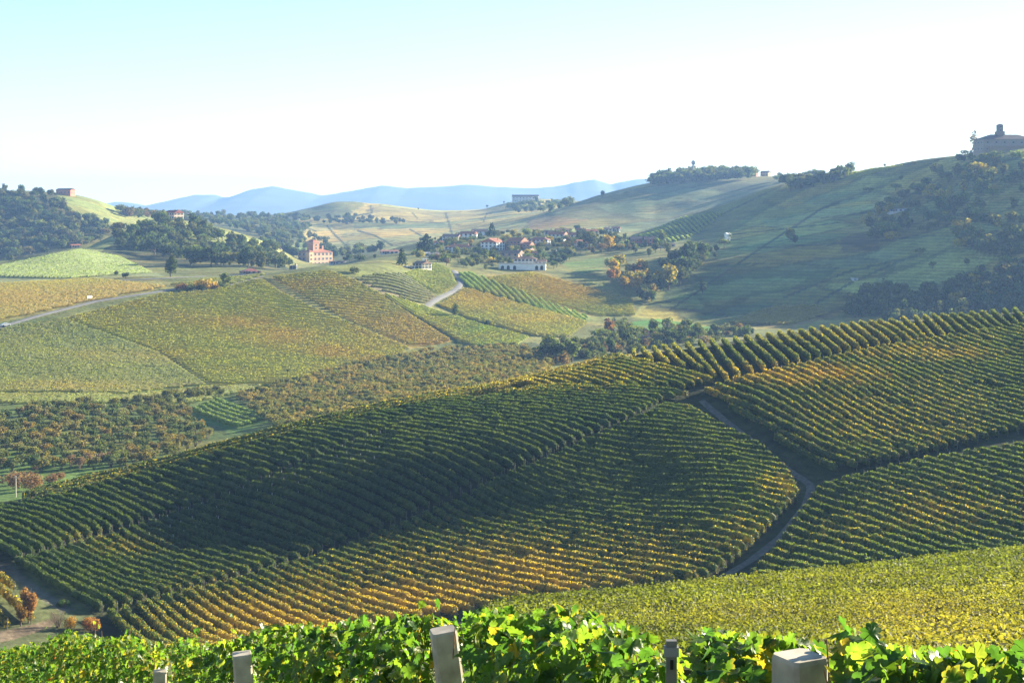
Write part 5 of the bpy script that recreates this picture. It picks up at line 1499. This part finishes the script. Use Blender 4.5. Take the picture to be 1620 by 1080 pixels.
def pole(px, py, hpx, label, ymin, ymax, lean=0., wires=False):
    r, s = place("utility_pole", px, py, 0, label, "utility pole", None, ymin, ymax)
    h = hpx * s
    a, b = tube([(0, 0, -.5), (0, 0, h)], [.14, .09], 7); obj("shaft", mesh_from("shaft", a, [b], None, [M_STAKE], True), r)
    c = box(1.4, .1, .12, 0, 0, h - .5); obj("crossarm", mesh_from("crossarm", c[0], [c[1]], None, [M_STAKE]), r)
    r.rotation_euler = (0, lean, 0)
    return r


pole(47, 578, 18, "thin pale utility pole in the green field on the left", 450, 800)
pole(25, 786, 34, "pale utility pole among the reddish bushes below the orchard", 290, 400)
pole(1502, 490, 16, "thin pale pole before the dark wood beyond the crest", 420, 900)
# ------------------------------------------------------------------ the front row of grapevines
def grape_material():
    m, n, l, p = nodes_of("grape_leaf")
    at = n.new("ShaderNodeAttribute"); at.attribute_name = "Col"
    geo = n.new("ShaderNodeNewGeometry")
    nz = n.new("ShaderNodeTexNoise"); nz.inputs["Scale"].default_value = 38; nz.inputs["Detail"].default_value = 3
    l.new(geo.outputs["Position"], nz.inputs["Vector"])
    mr = n.new("ShaderNodeMapRange"); mr.inputs[1].default_value = .3; mr.inputs[2].default_value = .7; mr.inputs[3].default_value = .78; mr.inputs[4].default_value = 1.2
    l.new(nz.outputs["Fac"], mr.inputs[0])
    mx = n.new("ShaderNodeMix"); mx.data_type = 'RGBA'; mx.blend_type = 'MULTIPLY'; mx.inputs[0].default_value = 1
    l.new(at.outputs["Color"], mx.inputs[6]); l.new(mr.outputs[0], mx.inputs[7])
    l.new(mx.outputs[2], p.inputs["Base Color"])
    p.inputs["Roughness"].default_value = .42; p.inputs["Specular IOR Level"].default_value = .45
    bp = n.new("ShaderNodeBump"); bp.inputs["Strength"].default_value = .35; bp.inputs["Distance"].default_value = .004
    l.new(nz.outputs["Fac"], bp.inputs["Height"]); l.new(bp.outputs[0], p.inputs["Normal"])
    tr = n.new("ShaderNodeBsdfTranslucent")
    m2 = n.new("ShaderNodeMix"); m2.data_type = 'RGBA'; m2.blend_type = 'MULTIPLY'; m2.inputs[0].default_value = 1
    l.new(mx.outputs[2], m2.inputs[6]); m2.inputs[7].default_value = (1.6, 1.65, .8, 1)
    l.new(m2.outputs[2], tr.inputs["Color"])
    ms = n.new("ShaderNodeMixShader"); ms.inputs[0].default_value = .6
    l.new(p.outputs[0], ms.inputs[1]); l.new(tr.outputs[0], ms.inputs[2])
    l.new(ms.outputs[0], n["Material Output"].inputs["Surface"])
    return m


M_GRAPE = grape_material()
M_CANE = mat_plain("vine_cane", (.23, .12, .06), .7)
M_CONC = mat_plain("weathered_concrete", (.43, .375, .31), .9, .5, 7)
M_WIRE = mat_plain("wire", (.35, .35, .35), .4, .1, 1, .5, .8)
HALF = [(0.0, -.02), (.10, -.20), (.30, -.26), (.33, -.10), (.50, -.08), (.62, .12), (.46, .20), (.60, .40), (.52, .52), (.36, .46), (.26, .42), (.28, .66), (.14, .72), (0.0, .98)]
OUT = HALF + [(-x, y) for x, y in HALF[-2:0:-1]]


def fine_outline():
    o = []
    n = len(OUT)
    for i in range(n):
        (x0, y0), (x1, y1) = OUT[i], OUT[(i + 1) % n]
        o.append((x0, y0))
        ex, ey = x1 - x0, y1 - y0; L = math.hypot(ex, ey)
        if L > .15: o.append((x0 + ex * .5 + ey * .12, y0 + ey * .5 - ex * .12))
    return np.array(o)


def leaf_variants(fine):
    out = []
    ol = fine_outline() if fine else np.array(OUT)
    n = len(ol); c = np.array((0, .26))
    for k in range(7):
        rs = np.random.default_rng(k + 3)
        o = ol + rs.normal(0, .022, ol.shape)
        p = np.concatenate([o, c + (o - c) * .55, c[None]]) if fine else np.concatenate([o, c[None]])
        fold = rs.uniform(.02, .42); curl = rs.uniform(-.45, .55); wav = rs.uniform(.02, .07); cup = rs.uniform(-.5, .5)
        rr = np.hypot(p[:, 0], p[:, 1] - .26)
        z = -fold * np.abs(p[:, 0]) - curl * p[:, 1] ** 2 + wav * np.sin(p[:, 0] * 7 + k) + wav * np.cos(p[:, 1] * 8 + k) + cup * rr ** 2 * .6
        out.append(np.column_stack([p, z]))
    if fine:
        tri = [(i, (i + 1) % n, n + (i + 1) % n) for i in range(n)] + [(i, n + (i + 1) % n, n + i) for i in range(n)] + [(n + i, n + (i + 1) % n, 2 * n) for i in range(n)]
    else:
        tri = [(i, (i + 1) % n, n) for i in range(n)]
    return np.stack(out), np.array(tri), n


FINE = leaf_variants(True); COARSE = leaf_variants(False)
ROW_PTS = np.array([(2.02, 1.5), (1.30, 3.0), (.78, 4.1), (-.32, 7.0), (-1.66, 9.6), (-2.9, 12.5), (-5.4, 18.0), (-8.3, 24.5), (-12.2, 33.0)])
TOP_PX = [-300, 0, 60, 110, 180, 260, 330, 390, 440, 560, 640, 740, 800, 840, 900, 960, 1000, 1100, 1200, 1300, 1380, 1420, 1480, 1620, 2400]
TOP_PY = [1060, 1026, 1016, 994, 1006, 1010, 1014, 994, 977, 968, 968, 964, 958, 966, 962, 970, 976, 994, 997, 990, 982, 1000, 1008, 1000, 1000]
rs_ = np.concatenate([[0], np.cumsum(np.hypot(*np.diff(ROW_PTS, axis=0).T))])
POSTS = [(1265, 4.1, 1036, .118, 0.0, "thick pale concrete post with a grey top, nearest of the front row"),
         (700, 7.0, 984, .118, -.13, "leaning concrete post rising in the middle of the front vines"),
         (383, 9.4, 1029, .118, -.07, "third concrete post of the front row, under the golden vine rows"),
         (253, 12.6, 1061, .112, 0.02, "smallest concrete post, farthest along the front row")]


def front_leaves(s0, s1, n):
    s = R.uniform(s0 - .15, s1 + .15, n)
    bx = np.interp(s, rs_, ROW_PTS[:, 0]); by = np.interp(s, rs_, ROW_PTS[:, 1])
    d = np.array((-.42, .91)); nrm = np.array((-.91, -.42))      # towards the camera side
    lat = np.clip(R.normal(0, .17, n), -.38, .38)
    x = bx + nrm[0] * lat; y = by + nrm[1] * lat
    pxl = CX + F * x / y
    top = (HOR - np.interp(pxl, TOP_PX, TOP_PY)) / F * y
    top = top + (fbm(s / .35, s * 0, 91, 3) - .5) * np.minimum(.18, .026 * y) - lat ** 2 * .8 - np.minimum(.05, .006 * y)
    dep = R.random(n) ** 1.5 * 1.15
    z = top - dep
    out = np.column_stack([x, y, z])
    ok = np.ones(n, bool)
    for (pp, yy, tp, w, ln, lab) in POSTS + [(1062, 5.0, 1008, .05, 0, '')]:
        pw = w / 2 * F / yy + .055 * F / yy
        ok &= ~((np.abs(pxl - (pp + (np.clip((HOR - z / y * F * -1), 0, 0)))) < pw) & (y < yy + .12) & (z > (HOR - tp) / F * yy - .34))
    return out[ok], s[ok], lat[ok], dep[ok]


def leaf_mesh(P, lat, dep, fine=True):
    LVAR, LT_, nring = FINE if fine else COARSE
    n = len(P)
    nrm = np.array((-.91, -.42, 0.))
    side = np.sign(lat + R.normal(0, .12, n))[:, None]
    N = nrm[None] * side * .8 + np.array((0, 0, .55)) + R.normal(0, .55, (n, 3))
    N /= np.linalg.norm(N, axis=1)[:, None]
    tip = np.array((0, 0, -1.)) + R.normal(0, .55, (n, 3)) + nrm[None] * side * .3
    tip -= N * (tip * N).sum(1)[:, None]; tip /= np.linalg.norm(tip, axis=1)[:, None] + 1e-9
    X = np.cross(tip, N)
    s = R.uniform(.040, .072, n) * np.where(dep < .12, .85, 1.0)
    LVs = LVAR[R.integers(0, len(LVAR), n)]
    V = P[:, None] + s[:, None, None] * (LVs[..., 0:1] * X[:, None] + LVs[..., 1:2] * tip[:, None] + LVs[..., 2:3] * N[:, None])
    m = LVs.shape[1]
    T = (LT_[None] + (np.arange(n) * m)[:, None, None]).reshape(-1, 3)
    r = R.random(n)
    c = np.empty((n, 3)); c[:] = (0.045, 0.105, 0.018)
    c[r < .62] = (0.08, 0.145, 0.018)
    c[r < .36] = (0.11, 0.175, 0.022)
    c[r < .10] = (0.17, 0.21, 0.03)
    c[r < .022] = (0.32, 0.24, 0.03)
    c[r < .0016] = (0.28, 0.06, 0.02)
    c *= (.8 + .4 * R.random(n))[:, None]
    C = np.repeat(c, m, 0)
    # a dry or yellow edge on some leaves
    edge = np.tile(np.r_[np.ones(nring), np.zeros(m - nring)], n)[:, None] * np.repeat((R.random(n) < .14), m)[:, None]
    C = C * (1 - .55 * edge) + np.array((.33, .22, .03)) * .55 * edge
    return V.reshape(-1, 3), T, C


def front_row():
    total = rs_[-1]
    k = 0; s = 0.25
    while s < total:
        span = 1.0 if s < 20 else 1.6
        bx = float(np.interp(s + span / 2, rs_, ROW_PTS[:, 0])); by = float(np.interp(s + span / 2, rs_, ROW_PTS[:, 1]))
        bz = float(ground(bx, by))
        root = obj("grapevine", None, loc=(bx, by, bz))
        tag(root, "leafy green grapevine of the front row, leaves glowing yellow green against the sun", "grapevine", "grapevines of the front row")
        o = np.array((bx, by, bz))
        n = int((2300 if by < 4.6 else 1500 if by < 6.5 else 1150 if by < 9 else 850 if by < 16 else 650) * span)
        P, ss, lat, dep = front_leaves(s, s + span, n)
        V, T, C = leaf_mesh(P, lat, dep, by < 12)
        obj("leaves", mesh_from("grape_leaves", V - o, [T], C, [M_GRAPE], by < 12), root)
        v, q = tube([(0, 0, -.1), (.03, .02, .3), (-.02, .03, .62), (.0, 0, .85)], [.03, .025, .022, .018], 6)
        obj("trunk", mesh_from("vine_trunk", v, [q], None, [M_BARK], True), root)
        # canes that climb through the foliage, some out of the top with a few leaves
        for c in range(4):
            t = s + span * (c + R.random()) / 4
            cx_, cy_c = float(np.interp(t, rs_, ROW_PTS[:, 0])), float(np.interp(t, rs_, ROW_PTS[:, 1]))
            pxl = CX + F * cx_ / cy_c
            top = (HOR - float(np.interp(pxl, TOP_PX, TOP_PY))) / F * cy_c
            over = R.uniform(-.12, -.03) if R.random() < .82 or cy_c < 6.3 else R.uniform(.015, .07) * min(1, cy_c / 7)
            jx, jy = R.normal(0, .08, 2)
            pts = [(cx_ - bx, cy_c - by, bz + .8 - bz), (cx_ - bx + jx * .5, cy_c - by + jy * .5, (bz + .8 + top) / 2 - bz), (cx_ - bx + jx, cy_c - by + jy, top + over - bz)]
            v, q = tube(pts, [.006, .0045, .002], 5)
            cane = obj("cane", mesh_from("vine_cane", v, [q], None, [M_CANE], True), root)
            if over > 0:
                tipP = np.array(pts[-1]) + o
                LP = np.repeat(tipP[None], 6, 0) - np.array((0, 0, 1.)) * np.linspace(0, .18, 6)[:, None] + R.normal(0, .04, (6, 3))
                V, T, C = leaf_mesh(LP, R.normal(0, .2, 6), np.zeros(6))
                obj("leaves", mesh_from("shoot_leaves", V - o, [T], C, [M_GRAPE]), cane)
        s += span; k += 1
    print("front vines", k)


front_row()


def concrete_post(pp, yy, tp, w, lean, label):
    zt = (HOR - tp) / F * yy; x = (pp - CX) / F * yy
    zg = float(ground(x, yy)) - .3
    h = zt - zg
    c = w / 2; b = c * .80
    ring = [(-b, -c), (b, -c), (c, -b), (c, b), (b, c), (-b, c), (-c, b), (-c, -b)]
    V = []
    for f, zz in ((1.06, 0), (1.0, h - .30), (.985, h - .012), (.93, h)):
        V += [(a * f, d * f, zz) for a, d in ring]
    Fc = [[k * 8 + i, k * 8 + (i + 1) % 8, k * 8 + 8 + (i + 1) % 8, k * 8 + 8 + i] for k in range(3) for i in range(8)] + [[24 + i for i in range(8)]]
    o = obj("concrete_post", raw_mesh("concrete_post", V, Fc, [M_CONC]), None, (x - lean * h * -1 * 0, yy, zg))
    # keep the top where it is while the foot goes off along the lean
    o.location.x = x - math.sin(lean) * h
    o.rotation_euler = (0, lean, math.radians(28 if pp > 1000 else 12))
    tag(o, label, "post")
    vv, q = [], []
    for k, zz in enumerate((h - .34, h - .62)):
        pts = [(c * 1.07 * math.cos(t) * 1.12, c * 1.07 * math.sin(t) * 1.12, zz + .01 * math.sin(t)) for t in np.linspace(0, 2 * math.pi, 13)]
        a, b2 = tube(pts, [.0022] * 13, 4)
        obj("wire_tie", mesh_from("wire_tie", a, [b2], None, [M_WIRE]), o)


for p in POSTS: concrete_post(*p)


def steel_post():
    yy = 4.85; x = (1062 - CX) / F * yy; zt = (HOR - 1012) / F * yy; zg = float(ground(x, yy)) - .3; h = zt - zg
    r = obj("trellis_post", None, loc=(x, yy, zg)); tag(r, "slim grey slotted metal post among the front vines", "post")
    V = [(-.016, -.012), (.016, -.012), (.016, .012), (-.016, .012)]
    b = box(.034, .024, h, 0, 0, 0); obj("profile", mesh_from("profile", b[0], [b[1]], None, [mat_plain("grey_steel", (.17, .165, .16), .6, .3, 9, .4, .2)]), r)
    for k in range(4):
        s = box(.010, .004, .03, 0, -.0135, h - .09 - .085 * k); obj("slot", mesh_from("slot", s[0], [s[1]], None, [M_DARK]), r)
    c = box(.046, .03, .03, 0, 0, h - .05); obj("collar", mesh_from("collar", c[0], [c[1]], None, [mat_plain("dull_zinc", (.22, .22, .23), .6)]), r)


steel_post()
for k, dz in enumerate((-.42, -.75)):
    P = []
    for s in np.linspace(0.6, rs_[-1] - 2, 40):
        x = float(np.interp(s, rs_, ROW_PTS[:, 0])); y = float(np.interp(s, rs_, ROW_PTS[:, 1])); pxl = CX + F * x / y
        P.append((x - .05, y, (HOR - float(np.interp(pxl, [-300, 250, 700, 1265, 2400], [1090, 1052, 990, 1040, 1040]))) / F * y + dz))
    v, q = tube(P, [.0016] * len(P), 4)
    tag(obj("trellis_wire", mesh_from("trellis_wire", v, [q], None, [M_WIRE])), ["upper steel wire strung through the front vines", "lower steel wire strung through the front vines"][k], "wire")
# ------------------------------------------------------------------ far mountains
def mountains():
    prof = [(-500, 330), (100, 328), (170, 322), (185, 319), (215, 322), (232, 327), (250, 321), (280, 314), (310, 308), (338, 307), (352, 312), (366, 311), (400, 299), (430, 294), (470, 301), (510, 309),
            (550, 303), (605, 293), (645, 297), (690, 295), (740, 291), (785, 295), (840, 297), (880, 294), (905, 289), (940, 283), (965, 291), (1000, 284), (1020, 282), (1060, 287), (1120, 292), (1200, 300), (1500, 312), (2200, 320)]
    prof = np.array(prof, float)
    Y0 = 8300.0
    nx, ny = 700, 60
    px = np.linspace(-500, 2200, nx)
    h = (HOR - np.interp(px, prof[:, 0], prof[:, 1])) / F * Y0
    h += (fbm(px / 14, px * 0, 51, 3) - .5) * 5.5 * sstep(6, 40, h)
    X = (px - CX) / F * Y0
    t = np.linspace(-1, 1, ny)
    V = np.zeros((ny, nx, 3))
    for k, tt in enumerate(t):
        yy = Y0 + tt * 1350
        base = -62.0
        ridge = fbm(X / 260 + tt * 1.6, np.full(nx, tt * 3.0), 61, 4) - .5
        f = (1 - abs(tt)) ** 0.85
        hh = base + (h - base) * f * (1 + (.55 * ridge * (abs(tt) > 1e-3) * (1 - f)))
        V[k] = np.stack([X, np.full(nx, yy) + ridge * 180 * abs(tt), hh], -1)
    V[ny // 2 - 1:ny // 2 + 1]
    ii = np.arange(ny * nx).reshape(ny, nx)
    q = np.stack([ii[:-1, :-1], ii[:-1, 1:], ii[1:, 1:], ii[1:, :-1]], -1).reshape(-1, 4)
    m = mat_plain("mountain_slopes", (0.06, 0.085, 0.06), .95, .3, .004)
    o = obj("mountains", mesh_from("mountains", V.reshape(-1, 3), [q], None, [m], True))
    tag(o, "pale blue mountain range along the horizon", kind="structure")


mountains()

# ------------------------------------------------------------------ the air
def haze():
    x0, x1, y0, y1, z0, z1 = -8000, 13000, -30, 11000, -200, 215
    V = [(x, y, z) for x in (x0, x1) for y in (y0, y1) for z in (z0, z1)]
    Q = np.array([(0, 1, 3, 2), (4, 6, 7, 5), (0, 4, 5, 1), (2, 3, 7, 6), (0, 2, 6, 4), (1, 5, 7, 3)])
    m = bpy.data.materials.new("air"); m.use_nodes = True
    n, l = m.node_tree.nodes, m.node_tree.links
    n.remove(n["Principled BSDF"])
    v = n.new("ShaderNodeVolumePrincipled")
    v.inputs["Color"].default_value = (0.30, 0.52, 1.0, 1)
    v.inputs["Density"].default_value = 1.05e-4
    v.inputs["Anisotropy"].default_value = 0.1
    l.new(v.outputs[0], n["Material Output"].inputs["Volume"])
    o = obj("haze", mesh_from("haze", V, [Q], None, [m]))
    tag(o, kind="stuff")


haze()
